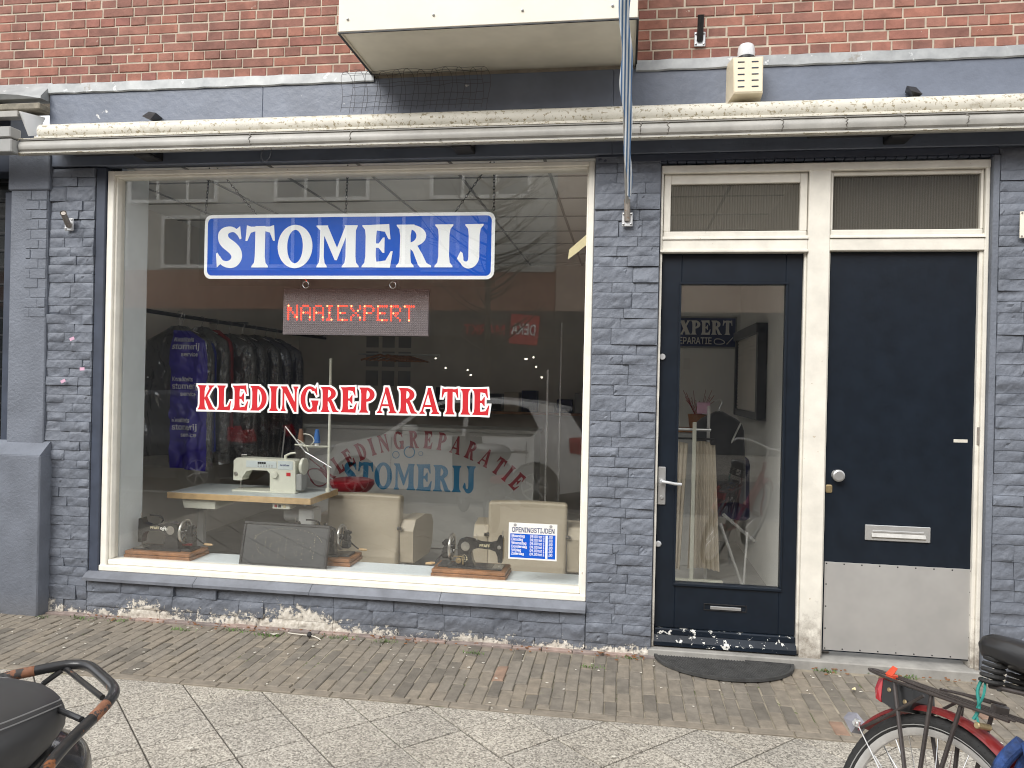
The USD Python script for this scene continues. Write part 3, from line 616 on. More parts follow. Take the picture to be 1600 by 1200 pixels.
# ------------------------------------------------------------------ balcony, awning and things fixed to the front
bal = thing('balcony', 'cream panelled balcony projecting over the shop front', 'balcony')
bx0, bx1, bz = -1.815, -0.167, 3.562
obj('soffit', box(bx0 + .012, bx1 - .012, -.612, -.008, bz + .004, bz + .06), 'balcony_soffit', bal)
obj('front_panel', box(bx0, bx1, -.632, -.612, bz - .004, 4.55, .003), 'balcony_panel', bal)
obj('side_panel', box(bx0, bx0 + .014, -.612, -.008, bz - .008, 4.55, .002), 'balcony_panel', bal)
obj('side_panel', box(bx1 - .014, bx1, -.612, -.008, bz - .008, 4.55, .002), 'balcony_panel', bal)
obj('edge_strip', cat_([box(bx0 - .006, bx0 + .006, -.626, -.008, bz - .012, bz - .002), box(bx1 - .006, bx1 + .006, -.626, -.008, bz - .012, bz - .002), box(bx0, bx1, -.628, -.618, bz - .010, bz - .005)]), 'iron_dark', bal)
for xx in (-1.76, -1.27, -0.78, -0.30):
    for zz in (3.625, 4.0, 4.4): obj('screw_cap', lathe([(0, -.008), (.006, -.006), (.008, 0), (.008, .004)], 10, (xx, -.634, zz), 'y'), 'steel_grey', bal)

aw = thing('folded_awning', 'long folded awning with a mossy cream cassette over the shop front', 'awning')
ax0, ax1 = -4.03, 2.75
prof = Polygon([(-.05, 3.172), (-.215, 3.172), (-.225, 3.188), (-.226, 3.215), (-.219, 3.236), (-.200, 3.252), (-.168, 3.262), (-.10, 3.268), (-.05, 3.268)])
obj('cassette', prism(prof, ax0, ax1), 'awning_cream', aw, smooth=40)
obj('cassette_lip', cat_([box(ax0 - .01, ax1, -.238, -.10, 3.152, 3.164, .002)]), 'awning_cream', aw)
obj('rolled_cloth', tube([(ax0 + .05, -.15, 3.128), (ax1, -.15, 3.128)], .032, 16), 'black_gap', aw)
obj('valance_edge', box(ax0 + .06, ax1, -.20, -.196, 3.10, 3.145), 'litter_brown', aw)
bar = Polygon([(-.200, 3.139), (-.262, 3.139), (-.262, 3.132), (-.250, 3.130), (-.268, 3.115), (-.276, 3.093), (-.270, 3.070), (-.254, 3.058), (-.266, 3.056), (-.266, 3.048), (-.200, 3.048)])
fbx0 = -4.12
fb = obj('front_bar', prism(bar, fbx0, ax1), 'awning_grey', aw, smooth=35)
obj('bar_flange', cat_([box(fbx0 - .008, ax1, -.2665, -.225, 3.1395, 3.1435), box(fbx0 + .004, ax1, -.2695, -.235, 3.0445, 3.048)]), 'awning_cream', fb)
obj('end_cap', cat_([tube(spline([(fbx0 - .004, -.262, 3.140), (fbx0 - .03, -.255, 3.115), (fbx0 - .036, -.25, 3.07), (fbx0 - .03, -.25, 3.052)], 10), .004, 6), box(fbx0 - .04, fbx0, -.26, -.21, 3.044, 3.056, .003)]), 'awning_cream', fb)
for xs_ in (-2.52, -1.87, -0.135, 0.02, 0.645, 0.985, 1.285, 1.60, 1.93):
    P = [(xs_ + RNG.normal(0, .004), -.2515 - .0255 * math.sin(math.pi * min(max((3.130 - zz) / .072, 0), 1)) - .0008, zz) for zz in np.linspace(3.131, 3.058, 9)]
    obj('dirty_seam', tube(P, [.008, .006, .003, .002, .002, .002, .003, .005, .009], 6), 'awning_seam', fb)
for xx in (-3.276, 1.37):
    obj('wall_clip', hull([(xx - .03, -.12, 3.345), (xx + .02, -.12, 3.335), (xx - .03, -.19, 3.29), (xx + .03, -.19, 3.27), (xx - .02, -.06, 3.33), (xx + .03, -.06, 3.32), (xx + .02, -.10, 3.27)]), 'iron_dark', aw)
obj('loose_wire', tube(spline([(-2.44, -.24, 3.045), (-2.455, -.24, 2.985), (-2.43, -.24, 2.965), (-2.405, -.24, 2.985), (-2.39, -.24, 3.05)], 20), .0014, 5), 'iron_dark', aw)
for xx in (-3.3, 1.30, -1.2):
    obj('folding_arm', cat_([box(xx - .5, xx + .08, -.19, -.15, 3.05, 3.085, .006), box(xx - .06, xx + .06, -.2, -.05, 3.035, 3.10, .006)]), 'iron_dark', aw)

al = thing('alarm_box', 'cream alarm box with slots and a strobe lamp on top', 'alarm')
obj('case', hull([(.385, -.205, 3.300), (.545, -.205, 3.300), (.380, -.180, 3.517), (.548, -.180, 3.517), (.36, -.055, 3.285), (.55, -.055, 3.285), (.36, -.055, 3.525), (.55, -.055, 3.525), (.390, -.210, 3.310), (.540, -.210, 3.310), (.386, -.186, 3.510), (.542, -.186, 3.510)]), 'alarm_cream', al)
for i in range(5):
    for xx in (.425, .502):
        zz = 3.338 + i * .037; yy = -.2105 + (zz - 3.31) / .2 * .024
        obj('slot', cat_([box(xx - .019, xx + .019, yy - .003, yy + .004, zz - .0035, zz + .0035, .0015)]), 'soffit_paint', al)
obj('strobe_base', cyl(.052, .02, (.462, -.118, 3.531), 'z', 24, .004), 'black_plastic', al)
obj('strobe_lens', lathe([(.048, 0), (.050, .02), (.046, .058), (.038, .070), (.015, .075), (0, .0755)], 28, (.462, -.118, 3.541)), 'alarm_lens', al, smooth=40)

def flag_holder(label, x, z, tip, y0, k=1.0):
    t = thing('flag_holder', label, 'flag holder', (0, 0, 0), group=None)
    obj('base_plate', box(x - .032 * k, x + .032 * k, y0 - .010, y0, z - .045 * k, z + .04 * k, .003), 'galvanised', t)
    for sx in (-1, 1):
        for sz in (-1, 1): obj('bolt', lathe([(0, -.008), (.005, -.007), (.007, 0)], 8, (x + sx * .022 * k, y0 - .010, z - .002 + sz * .03 * k), 'y'), 'steel_grey', t)
    a = np.array([x, y0 - .01, z - .012]); b = np.array(tip)
    o = (b - a) / np.linalg.norm(b - a)
    obj('socket', cat_([tube([a, a + (b - a) * .25, b], .0185, 16, caps=False), tube([b, a + .02 * o], .0145, 16, caps=True), tube([b - o * .004, b + o * .003], [.0185, .0205], 16, caps=False)]), 'steel_rusty' if k == 1 else 'iron_dark', t)
    return t
flag_holder('rust-stained steel flag holder on the painted stones left of the window', -3.905, 2.626, (-3.858, -.185, 2.672), -.066)
flag_holder('dark iron flag holder bolted to the red bricks right of the balcony', 0.205, 3.700, (0.203, -.105, 3.805), -.026, 1.02)
flag_holder('steel flag holder with banner pole on the pillar beside the doors', -0.199, 2.622, (-0.203, -.095, 2.730), -.064)
bn = thing('banner', 'blue and white banner on a pole seen edge on beside the balcony', 'banner')
pole0, pole1 = np.array([-.203, -.090, 2.70]), np.array([-.262, -1.16, 3.782])
obj('pole', tube([pole0, pole1], .011, 10), 'awning_grey', bn)
V = []; Fc = []; ns, nu = 90, 12
pd = (pole1 - pole0) / np.linalg.norm(pole1 - pole0); pn = np.cross(pd, [1, 0, 0]); pn /= np.linalg.norm(pn)
for i in range(ns):          # cloth wrapped loosely round the pole
    t = i / (ns - 1); c = pole0 + (pole1 - pole0) * (.05 + .95 * t)
    wdt = .013 + .016 * min(1, t * 2.2) * (1 + .25 * math.sin(t * 17)); dep = .030 * (1 + .3 * math.sin(t * 9))
    for j in range(nu):
        q = 2 * math.pi * j / nu; V.append(c + np.array([.014 + .006 * math.sin(t * 25), 0, 0]) + np.array([1, 0, 0]) * wdt * math.cos(q) + pn * dep * math.sin(q) * (1 + .2 * math.sin(3 * q + t * 30)))
for i in range(ns - 1):
    for j in range(nu):
        a, b = i * nu + j, i * nu + (j + 1) % nu; Fc += [[a, b, b + nu], [a, b + nu, a + nu]]
obj('cloth', trimesh.Trimesh(V, Fc, process=False), 'banner_cloth', bn, smooth=True)
for t in (.10, .33): obj('ring', lathe([(.009, -.0015), (.011, -.0015), (.011, .0015), (.009, .0015), (.009, -.0015)], 14, pole0 + (pole1 - pole0) * t + [.018, 0, 0], 'y'), 'alu', bn)

cg = thing('wire_cage', 'bent wire cage lying under the balcony above the awning', 'cage')
cx0, cx1, cy, cz = -1.955, -1.075, -.165, 3.285
def arc(x, k):
    w = .008 * math.sin(k * 2.1); h = .245 + .006 * math.sin(k * 1.7)
    return spline([(x + w * .3, cy - .055, cz - .02), (x + .012, cy - .06, cz + .10), (x + w, cy - .05, cz + h * .85), (x + .012 + w, cy - .005, cz + h), (x + .03, cy + .05, cz + h * .88), (x + .02, cy + .075, cz + .12), (x, cy + .08, cz - .01)], 26)
rings = [arc(x, i) for i, x in enumerate(np.linspace(cx0, cx1, 12))]
for r_ in rings: obj('hoop', tube(r_, .0013, 5), 'wire_rust', cg)
for k_ in (1, 4, 7, 10, 12, 14, 17, 21): obj('long_wire', tube(spline([r_[k_] + [0, 0, .003 * math.sin(i * 2.7 + k_)] for i, r_ in enumerate(rings)], 40), .0012, 5), 'wire_rust', cg)

# neighbouring shop at the left edge
nb = thing('neighbouring_shop', 'dark shop front with a bar grille at the left edge', 'shop front')
obj('dark_pane', box(-6.5, -4.43, .14, .2, 0, 3.0), 'car_glass', nb)
obj('post', box(-4.44, -4.358, -.02, .2, .9, 2.86, .004), 'soffit_paint', nb)
for i in range(24): obj('grille_bar', box(-6.4, -4.445, .09, .096, .2 + i * .12, .206 + i * .12), 'iron_dark', nb)
obj('upper_board', box(-6.5, -4.40, -.03, .2, 3.0, 3.46), 'soffit_paint', nb)
obj('zinc_edge', trimesh.util.concatenate([hull([(a, -.14 + .015 * math.sin(a * 9), 3.478 + .012 * math.sin(a * 17)), (a, -.02, 3.60), (b, -.14 + .015 * math.sin(b * 9), 3.478 + .012 * math.sin(b * 17)), (b, -.02, 3.60), (a, -.13, 3.455), (b, -.13, 3.455), (a, -.02, 3.46), (b, -.02, 3.46)]) for a, b in zip(np.linspace(-6.2, -4.09, 15)[:-1], np.linspace(-6.2, -4.09, 15)[1:])]), 'zinc', nb)
obj('timber', box(-6.2, -4.08, -.15, -.02, 3.376, 3.42, .006), 'wood_grey', nb)
obj('awning_side', prism(Polygon([(-.251, 3.326), (-.032, 3.36), (-.104, 3.215), (-.167, 3.191)]), -4.142, -4.13), 'sign_white', nb)
obj('awning_top', cat_([box(-6.2, -4.143, -.262, -.25, 3.288, 3.327, .002), hull([(-6.2, -.25, 3.31), (-4.143, -.25, 3.31), (-6.2, -.03, 3.35), (-4.143, -.03, 3.35), (-6.2, -.25, 3.325), (-4.143, -.25, 3.325), (-6.2, -.03, 3.362), (-4.143, -.03, 3.362)])]), 'awning_grey', nb)
obj('awning_bar', cat_([box(-6.2, -4.135, -.325, -.23, 3.135, 3.205, .006), box(-6.2, -4.132, -.318, -.24, 3.042, 3.128, .006)]), 'grey_paint', nb)

# ------------------------------------------------------------------ lettering with flared serifs
def P_(*p): return Polygon(p).buffer(0)
def stem(cx, w, h0=0., h1=1., s=.085, top=True, bot=True):
    a = w / 2; Lf = []
    Lf += [(-a - s, h0), (-a - s, h0 + .03), (-a - .02, h0 + .11), (-a, h0 + .26)] if bot else [(-a, h0)]
    Lf += [(-a, h1 - .26), (-a - .02, h1 - .11), (-a - s, h1 - .03), (-a - s, h1)] if top else [(-a, h1)]
    return Polygon([(cx + x, z) for x, z in Lf] + [(cx - x, z) for x, z in reversed(Lf)])
def ell(cx, cz, rx, rz): return affinity.scale(Point(cx, cz).buffer(1, quad_segs=14), rx, rz)
def ring(cx, cz, rx, rz, ix, iz): return ell(cx, cz, rx, rz).difference(ell(cx, cz, ix, iz))
def sweep2(pts, rs):
    c = spline([(a, 0, b) for a, b in pts], 60); r = np.interp(np.linspace(0, 1, 60), np.linspace(0, 1, len(rs)), rs)
    return unary_union([LineString([(c[i][0], c[i][2]), (c[i + 1][0], c[i + 1][2])]).buffer(r[i], quad_segs=6) for i in range(59)])
def glyph(ch):
    W = .25
    if ch == 'I': return stem(.215, W), .43
    if ch == 'T': return unary_union([stem(.37, W, top=False), P_((.03, 1.02), (.0, .64), (.045, .64), (.13, .84), (.25, .875), (.25, .6), (.49, .6), (.49, .875), (.61, .84), (.695, .64), (.74, .64), (.71, 1.02), (.6, .985), (.14, .985))]), .74
    if ch == 'E': return unary_union([stem(.21, W), P_((.2, 1), (.64, 1.02), (.68, .66), (.635, .66), (.54, .84), (.2, .89)), P_((.2, .57), (.40, .56), (.50, .70), (.54, .70), (.54, .34), (.50, .34), (.40, .46), (.2, .46)), P_((.2, 0), (.68, -.01), (.74, .38), (.695, .38), (.57, .16), (.2, .11))]), .75
    if ch == 'L': return unary_union([stem(.21, W), P_((.2, 0), (.62, -.01), (.68, .38), (.635, .38), (.51, .16), (.2, .11))]), .66
    if ch == 'O': return ring(.43, .5, .43, .52, .195, .40), .86
    if ch == 'D': return unary_union([stem(.21, W), ring(.28, .5, .50, .50, .255, .385).intersection(sbox(.25, -.1, 1, 1.1))]), .80
    if ch == 'P': return unary_union([stem(.21, W), ring(.30, .715, .40, .285, .17, .175).intersection(sbox(.25, 0, 1, 1.1))]), .72
    if ch == 'R': return unary_union([stem(.21, W), ring(.30, .735, .40, .265, .17, .155).intersection(sbox(.25, 0, 1, 1.1)), P_((.30, .55), (.50, .50), (.62, .30), (.72, .10), (.83, .04), (.83, 0), (.57, 0), (.52, .06), (.40, .36), (.30, .47))]), .83
    if ch == 'S':
        body = sweep2([(.56, .80), (.46, .905), (.31, .915), (.185, .83), (.19, .68), (.33, .54), (.47, .42), (.53, .28), (.45, .115), (.30, .075), (.14, .14), (.08, .25)], [.03, .055, .085, .125, .14, .145, .145, .135, .115, .08, .055, .03])
        return unary_union([body, P_((.50, .92), (.60, 1.0), (.64, .70), (.60, .68), (.52, .82)), P_((.13, .10), (.03, .0), (.0, .34), (.04, .36), (.13, .2))]), .67
    if ch == 'J': return unary_union([stem(.41, W, h0=.26, bot=False), sweep2([(.41, .32), (.405, .20), (.355, .095), (.26, .055), (.165, .10), (.115, .20)], [.125, .125, .105, .08, .05, .03]), P_((.02, .20), (.10, .37), (.15, .33), (.17, .22), (.17, .06), (.10, .10))]), .62
    if ch == 'M': return unary_union([stem(.16, .10, s=.075, top=False), stem(.86, .24, top=False), P_((.02, 1), (.30, 1), (.30, .97), (.53, .46), (.72, .97), (.70, 1), (1.02, 1), (1.02, .97), (.98, .88), (.98, .5), (.74, .5), (.74, .72), (.53, .17), (.48, .17), (.21, .76), (.21, .3), (.11, .3), (.11, .88), (.02, .97))]), 1.06
    if ch == 'N': return unary_union([stem(.15, .10, s=.075, top=False), stem(.72, .10, s=.075, bot=False, h0=.1), P_((.02, 1), (.31, 1), (.68, .38), (.77, .3), (.77, -.02), (.66, -.02), (.20, .74), (.10, .5), (.10, .88), (.02, .97))]), .86
    if ch == 'K': return unary_union([stem(.21, W), P_((.30, .44), (.55, .88), (.50, .97), (.50, 1), (.80, 1), (.80, .97), (.70, .90), (.47, .55), (.74, .10), (.84, .04), (.84, 0), (.53, 0), (.50, .08), (.34, .42))]), .84
    if ch == 'A': return unary_union([P_((.36, 1.02), (.50, 1.02), (.80, .11), (.88, .04), (.88, 0), (.52, 0), (.52, .04), (.58, .10), (.38, .76), (.17, .11), (.25, .04), (.25, 0), (.0, 0), (.0, .04), (.08, .11), (.33, .84)), P_((.20, .27), (.62, .27), (.58, .36), (.24, .36))]), .88
    if ch == 'G': return unary_union([ring(.42, .5, .42, .52, .19, .40).difference(P_((.43, .46), (.43, .78), (.62, .82), (.95, .82), (.95, .46))), stem(.655, .22, -.0, .46, s=.07, bot=False), P_((.66, .90), (.74, 1.02), (.78, .66), (.74, .64), (.64, .80), (.58, .86))]), .84
    if ch == 'X': return unary_union([P_((.0, 1), (.34, 1), (.84, 0), (.50, 0)), P_((.62, 1), (.78, 1), (.22, 0), (.06, 0)), sbox(-.02, .95, .36, 1), sbox(.58, .95, .84, 1), sbox(0, 0, .28, .05), sbox(.46, 0, .88, .05)]), .86
    return Polygon(), .4
def line_of_text(s, x0, x1, z0, h, track=.06):
    """glyph polygons in (x, z), stretched to run from x0 to x1"""
    adv = 0; out = []
    for ch in s:
        g, w = glyph(ch); out.append((affinity.translate(g, adv, 0), ch)); adv += w + track
    kx = (x1 - x0) / (adv - track)
    return [affinity.translate(affinity.scale(g, kx, h, origin=(0, 0)), x0, z0) for g, _ in out]

# hanging acrylic sign
hs = thing('hanging_sign', 'blue sign lettered STOMERIJ in white, hung on chains behind the glass', 'sign')
obj('clear_panel', box(-3.10, -1.035, .158, .163, 2.243, 2.745, .001), 'acrylic', hs)
SX0, SX1, SZ0, SZ1 = -3.058, -1.042, 2.290, 2.726
obj('white_border', ext(rounded_rect(SX0, SX1, SZ0, SZ1, .05).difference(rounded_rect(SX0 + .022, SX1 - .022, SZ0 + .022, SZ1 - .022, .035)), .1535, .157), 'sign_white', hs)
inner = rounded_rect(SX0 + .022, SX1 - .022, SZ0 + .022, SZ1 - .022, .035)
obj('blue_face', ext(inner, .1545, .157), 'sign_blue', hs)
for g in line_of_text('STOMERIJ', -2.972, -1.118, 2.368, .280, .075): obj('letter', ext(g, .1525, .1544), 'sign_white', hs)
def chain(a, b, pitch=.022):
    a, b = np.array(a), np.array(b); n = max(2, int(np.linalg.norm(b - a) / pitch)); out = []
    d = (b - a) / np.linalg.norm(b - a); s1 = np.cross(d, [0, 1, 0]); s1 /= np.linalg.norm(s1); s2 = np.cross(d, s1)
    for i in range(n):
        c = a + (b - a) * (i + .5) / n; s = s1 if i % 2 else s2
        t = np.linspace(0, 2 * np.pi, 10, endpoint=False)
        out.append(tube([c + d * .0155 * math.cos(q) + s * .0065 * math.sin(q) for q in t], .0021, 5, closed=True))
    return cat_(out)
for a, b in (((-3.043, .17, 3.05), (-3.061, .165, 2.740)), ((-2.985, .17, 3.05), (-2.69, .165, 2.730)), ((-2.051, .17, 3.05), (-2.055, .165, 2.740)), ((-1.085, .17, 3.05), (-1.31, .165, 2.730)), ((-1.06, .17, 3.05), (-1.054, .165, 2.740))):
    obj('chain', chain(a, b), 'iron_dark', hs)
for xx in (-2.325, -1.72): obj('ring', tube([(xx + .021 * math.cos(q), .162, 2.252 + .021 * math.sin(q)) for q in np.linspace(0, 6.283, 20, endpoint=False)], .003, 6, closed=True), 'chrome', hs)

# red window lettering
wl = thing('window_lettering', 'red KLEDINGREPARATIE lettering with white outline stuck on the window', 'lettering')
gl = line_of_text('KLEDINGREPARATIE', -3.018, -1.032, 1.408, .165, .085)
gl = [affinity.rotate(g, .5, origin=(-2.0, 1.49)) for g in gl]
out_ = unary_union([g.buffer(.0115, join_style=2, mitre_limit=2) for g in gl])
inn = unary_union(gl)
obj('white_outline', ext(out_.difference(inn.buffer(-.0005)), .0435, .0455), 'vinyl_white', wl)
for g in gl: obj('letter', ext(g, .0436, .0454), 'vinyl_red', wl)

# opening hours
oh = thing('opening_hours_sign', 'white and blue opening hours notice stuck low on the window', 'notice')
oh0, oh1, ozt, ozb = -0.893, -0.588, .748, .520
obj('card', box(oh0, oh1, .0425, .0445, ozb, ozt), 'paper_white', oh)
obj('blue_field', box(oh0 + .010, oh1 - .010, .0418, .0424, ozb + .010, ozt - .068), 'sign_blue', oh)
obj('heading', text_xz('OPENINGSTIJDEN', .030, oh0 + .018, .0424, ozt - .058, True, .0006, width=.268), 'text_navy', oh)
for i, d in enumerate(('Maandag', 'Dinsdag', 'Woensdag', 'Donderdag', 'Vrijdag', 'Zaterdag')):
    zz = ozt - .0895 - i * .0222
    obj('day', text_xz(d, .0165, oh0 + .018, .0417, zz, True, .0006, width=(.082, .072, .094, .098, .062, .080)[i]), 'vinyl_white', oh)
    obj('hours', text_xz('09.00 tot 1', .0165, oh0 + .134, .0417, zz, True, .0006, width=.092), 'vinyl_white', oh)
    obj('hours', text_xz('.00', .0165, oh0 + .250, .0417, zz, True, .0006, width=.026), 'vinyl_white', oh)
obj('pale_strip', box(oh0 + .233, oh0 + .247, .0410, .0416, ozb + .012, ozt - .072), 'cheek_blue', oh)
for xx in (oh0 + .04, oh1 - .04): obj('suction_cup', lathe([(0, -.003), (.008, -.002), (.010, .001)], 14, (xx, .0415, ozt - .014), 'y'), 'grey_paint', oh)

# LED board: dot matrix text
led = thing('led_sign', 'dotted LED board showing red letters below the hanging sign', 'led sign')
lx0, lx1, lz0, lz1, ly = -2.548, -1.510, 1.925, 2.245, .30
obj('board', box(lx0, lx1, ly, ly + .025, lz0, lz1, .002), 'led_board', led)
PITCH_ = .0157; nxl, nzl = 66, 20
FONT = {'N': ('10001', '11001', '11001', '10101', '10011', '10011', '10001'), 'A': ('01110', '10001', '10001', '11111', '10001', '10001', '10001'), 'I': ('111', '010', '010', '010', '010', '010', '111'),
        'E': ('11111', '10000', '10000', '11110', '10000', '10000', '11111'), 'X': ('10001', '10001', '01010', '00100', '01010', '10001', '10001'), 'P': ('11110', '10001', '10001', '11110', '10000', '10000', '10000'),
        'R': ('11110', '10001', '10001', '11110', '10100', '10010', '10001'), 'T': ('11111', '00100', '00100', '00100', '00100', '00100', '00100')}
lit = {}
col = 2
def led_dot(x, z, r):
    t = np.linspace(0, 2 * np.pi, 6, endpoint=False); V = [(x, ly - .006, z)] + [(x + r * math.cos(q), ly - .0005, z + r * math.sin(q)) for q in t]
    return trimesh.Trimesh(V, [[0, i + 1, (i + 1) % 6 + 1] for i in range(6)], process=False)
for ch in 'NAAIEXPERT':
    g = FONT[ch]; dots = []; hot = []
    for r_, row_ in enumerate(g):
        for c_, v_ in enumerate(row_):
            if v_ == '1':
                lit[(col + c_, 7 + r_)] = 1; d_ = led_dot(lx0 + .008 + (col + c_) * PITCH_, lz1 - .010 - (7 + r_) * PITCH_, .0068)
                (hot if (r_ * 3 + c_ * 5) % 7 == 0 else dots).append(d_)
    lt = obj('red_letter', dots, 'led_red', led)
    if hot: obj('bright_dots', hot, 'led_hot', lt)
    col += len(g[0]) + (1 if ch != 'I' else 2)
obj('unlit_dots', [led_dot(lx0 + .008 + i * PITCH_, lz1 - .010 - j * PITCH_, .0042) for i in range(nxl) for j in range(nzl) if (i, j) not in lit], 'led_off', led, kind='stuff')
for xx in (lx0 + .2, lx1 - .2): obj('hook', tube([(xx, ly + .01, lz1), (xx, .2, 2.30)], .002, 5), 'chrome', led)

# strip of tape on the glass
tpv = np.array([(-.560, .058, 2.40), (-.553, .058, 2.462), (-.432, .058, 2.568), (-.418, .058, 2.515), (-.50, .058, 2.445)])
obj('tape_strip', prism(Polygon(tpv[:, [0, 2]]), .053, .0545, 'y'), 'tape_cream', label='crumpled strip of cream tape stuck high on the right of the window', cat='tape')
# ------------------------------------------------------------------ things in the display window
def vintage(name, label, x0, yb, zb, flip, length=.49):
    """hand-crank machine; local x from wheel (0) to head (length); flip turns it round"""
    t = thing(name, label, 'sewing machine', (x0 + (length if flip else 0), yb + (.25 if flip else 0), zb), 180 if flip else 0, group=None)
    obj('wooden_base', cat_([box(0, length, 0, .25, 0, .024, .003), box(.004, length - .004, .004, .246, .026, .05, .004)]), 'wood_brown', t)
    obj('bed_plate', cat_([box(.10, length - .035, .045, .205, .05, .058, .003), box(.03, .10, .06, .19, .05, .066, .004)]), 'machine_black', t)
    obj('slide_plate', box(length - .10, length - .035, .07, .18, .0582, .0605), 'nickel', t)
    body = unary_union([Polygon([(.145, .055), (.275, .055), (.255, .09), (.245, .14), (.255, .168), (.29, .178), (.37, .172), (.405, .16), (.418, .13), (.422, .09), (.45, .09), (.452, .14), (.45, .255), (.425, .262), (.412, .225), (.37, .212), (.30, .215), (.25, .232), (.20, .238), (.165, .225), (.152, .19), (.155, .12)])]).buffer(-.004).buffer(.008).buffer(-.004)
    m = prism(body, .098, .152, 'y'); obj('body', m, 'machine_black', t, smooth=35)
    obj('face_plate', box(.452, .456, .105, .145, .11, .245, .002), 'brass_worn', t)
    obj('needle_bar', cat_([cyl(.0045, .07, (.437, .125, .11), 'z', 10), cyl(.003, .05, (.447, .125, .268), 'z', 8), cyl(.0018, .03, (.437, .125, .075), 'z', 6), box(.425, .445, .112, .138, .062, .066)]), 'nickel', t)
    obj('tension_disc', cat_([cyl(.013, .012, (.43, .092, .19), 'y', 16, .003), cyl(.004, .02, (.43, .085, .19), 'y', 8)]), 'nickel', t)
    obj('cover_disc', cat_([lathe([(0, -.004), (.028, -.003), (.031, .002)], 24, (.205, .097, .185), 'y'), lathe([(0, -.004), (.028, -.003), (.031, .002)], 24, (.205, .156, .185), 'y')]), 'nickel', t)
    w = obj('hand_wheel', cat_([tube([(.108, .125 + .078 * math.cos(q), .175 + .078 * math.sin(q)) for q in np.linspace(0, 2 * np.pi, 36, endpoint=False)], .0105, 10, closed=True)]), 'nickel', t, smooth=True)
    obj('spokes', cat_([cyl(.018, .04, (.112, .125, .175), 'x', 14, .003)] + [tube([(.108, .125, .175), (.108, .125 + .072 * math.cos(q), .175 + .072 * math.sin(q))], .005, 6) for q in np.arange(5) * 1.2566 + .4]), 'machine_black', w)
    ck = obj('crank', cat_([box(.045, .10, .10, .15, .10, .15, .006), cyl(.022, .03, (.075, .095, .16), 'y', 14, .003), cyl(.012, .022, (.06, .10, .20), 'y', 10, .002), tube([(.055, .09, .13), (.03, .07, .10), (.012, .05, .078)], .005, 8), box(.06, .09, .10, .14, .15, .22, .004)]), 'machine_black', t)
    obj('crank_handle', tube([(.016, .05, .078), (-.01, .045, .075), (-.045, .04, .073)], [.006, .010, .007], 10), 'wood_pale', ck)
    obj('bobbin_winder', cat_([cyl(.019, .01, (.165, .078, .095), 'y', 16, .002), cyl(.006, .03, (.165, .075, .095), 'y', 8), box(.13, .20, .08, .09, .118, .124, .001), box(.19, .198, .08, .09, .07, .124, .001)]), 'brass_worn', t)
    obj('spool_pin', cat_([cyl(.0018, .04, (.275, .125, .245), 'z', 6), cyl(.004, .012, (.275, .125, .228), 'z', 8)]), 'nickel', t)
    for yy, fl in ((.0975, False), (.1525, True)):
        tm = text_xz('PFAFF', .0165, 0, 0, 0, True, .0008, width=.068)
        if fl: tm.vertices = np.c_[.36 - tm.vertices[:, 0] + 0, .1528 - tm.vertices[:, 1], tm.vertices[:, 2] + .188]; 
        else: tm.vertices = np.c_[tm.vertices[:, 0] + .298, tm.vertices[:, 1] + yy, tm.vertices[:, 2] + .188]
        obj('maker_name', tm, 'gold_paint', t)
    tm = text_xz('11', .018, .192, .0975, .098, True, .0008); obj('badge', cat_([tm, tube([(.2 + .017 * math.cos(q), .0975, .107 + .022 * math.sin(q)) for q in np.linspace(0, 6.283, 20, endpoint=False)], .0012, 4, closed=True)]), 'gold_paint', t)
    if flip:
        obj('presser_lever', cat_([tube(spline([(.30, .16, .215), (.27, .165, .235), (.25, .17, .262), (.29, .17, .285), (.35, .17, .287)], 16), .006, 8)]), 'machine_black', t)
        obj('decoration', cat_([lathe([(.004, -.001), (.009, -.001), (.009, .001), (.004, .001)], 12, (xx, .1535, zz), 'y') for xx, zz in ((.275, .195), (.262, .188), (.25, .2), (.238, .19))]), 'paper_white', t)
    return t
LZ = .3635
vintage('antique_sewing_machine', 'old black hand crank sewing machine at the left end of the window ledge', -3.575, .095, LZ, True)
vintage('antique_sewing_machine', 'old black hand crank sewing machine between the display board and the opening hours notice', -1.405, .095, LZ, False)
vintage('antique_sewing_machine', 'old sewing machine mostly hidden behind the black display board, crank showing', -2.475, .205, LZ, True, .485)
db = thing('display_board', 'black framed light board with tiny bulbs leaning on the window ledge', 'display board', mat4=Gf.Matrix4d(*np.array([[.9995, -.03, 0, 0], [.03, .9995, 0, 0], [0, 0, 1, 0], [-2.735, .108, LZ, 1]]).ravel().tolist()))
def lean(m, a=14): return xf(m, rx=-a)
obj('panel', lean(box(.012, .608, .004, .016, .012, .278)), 'board_black', db)
obj('frame', lean(cat_([box(0, .62, -.004, .022, 0, .016, .003), box(0, .62, -.004, .022, .272, .29, .003), box(0, .016, -.004, .022, .016, .272, .003), box(.604, .62, -.004, .022, .016, .272, .003)])), 'black_plastic', db)
dts = []
for q in np.linspace(.12, math.pi - .12, 22): dts.append((.33 + .24 * math.cos(q), .17 + .085 * math.sin(q)))
for cx_, wd in ((.13, .05), (.24, .04), (.36, .05), (.48, .05)):
    for q in range(13): dts.append((cx_ + RNG.choice([-wd, wd, RNG.uniform(-wd, wd)]) * .8, .06 + .012 * q * .95))
obj('bulbs', [lean(lathe([(.0021, 0), (.0016, -.002), (0, -.0026)][::-1], 6, (a, .003, c), 'y')) for a, c in dts], 'tape_cream', db, kind='stuff')

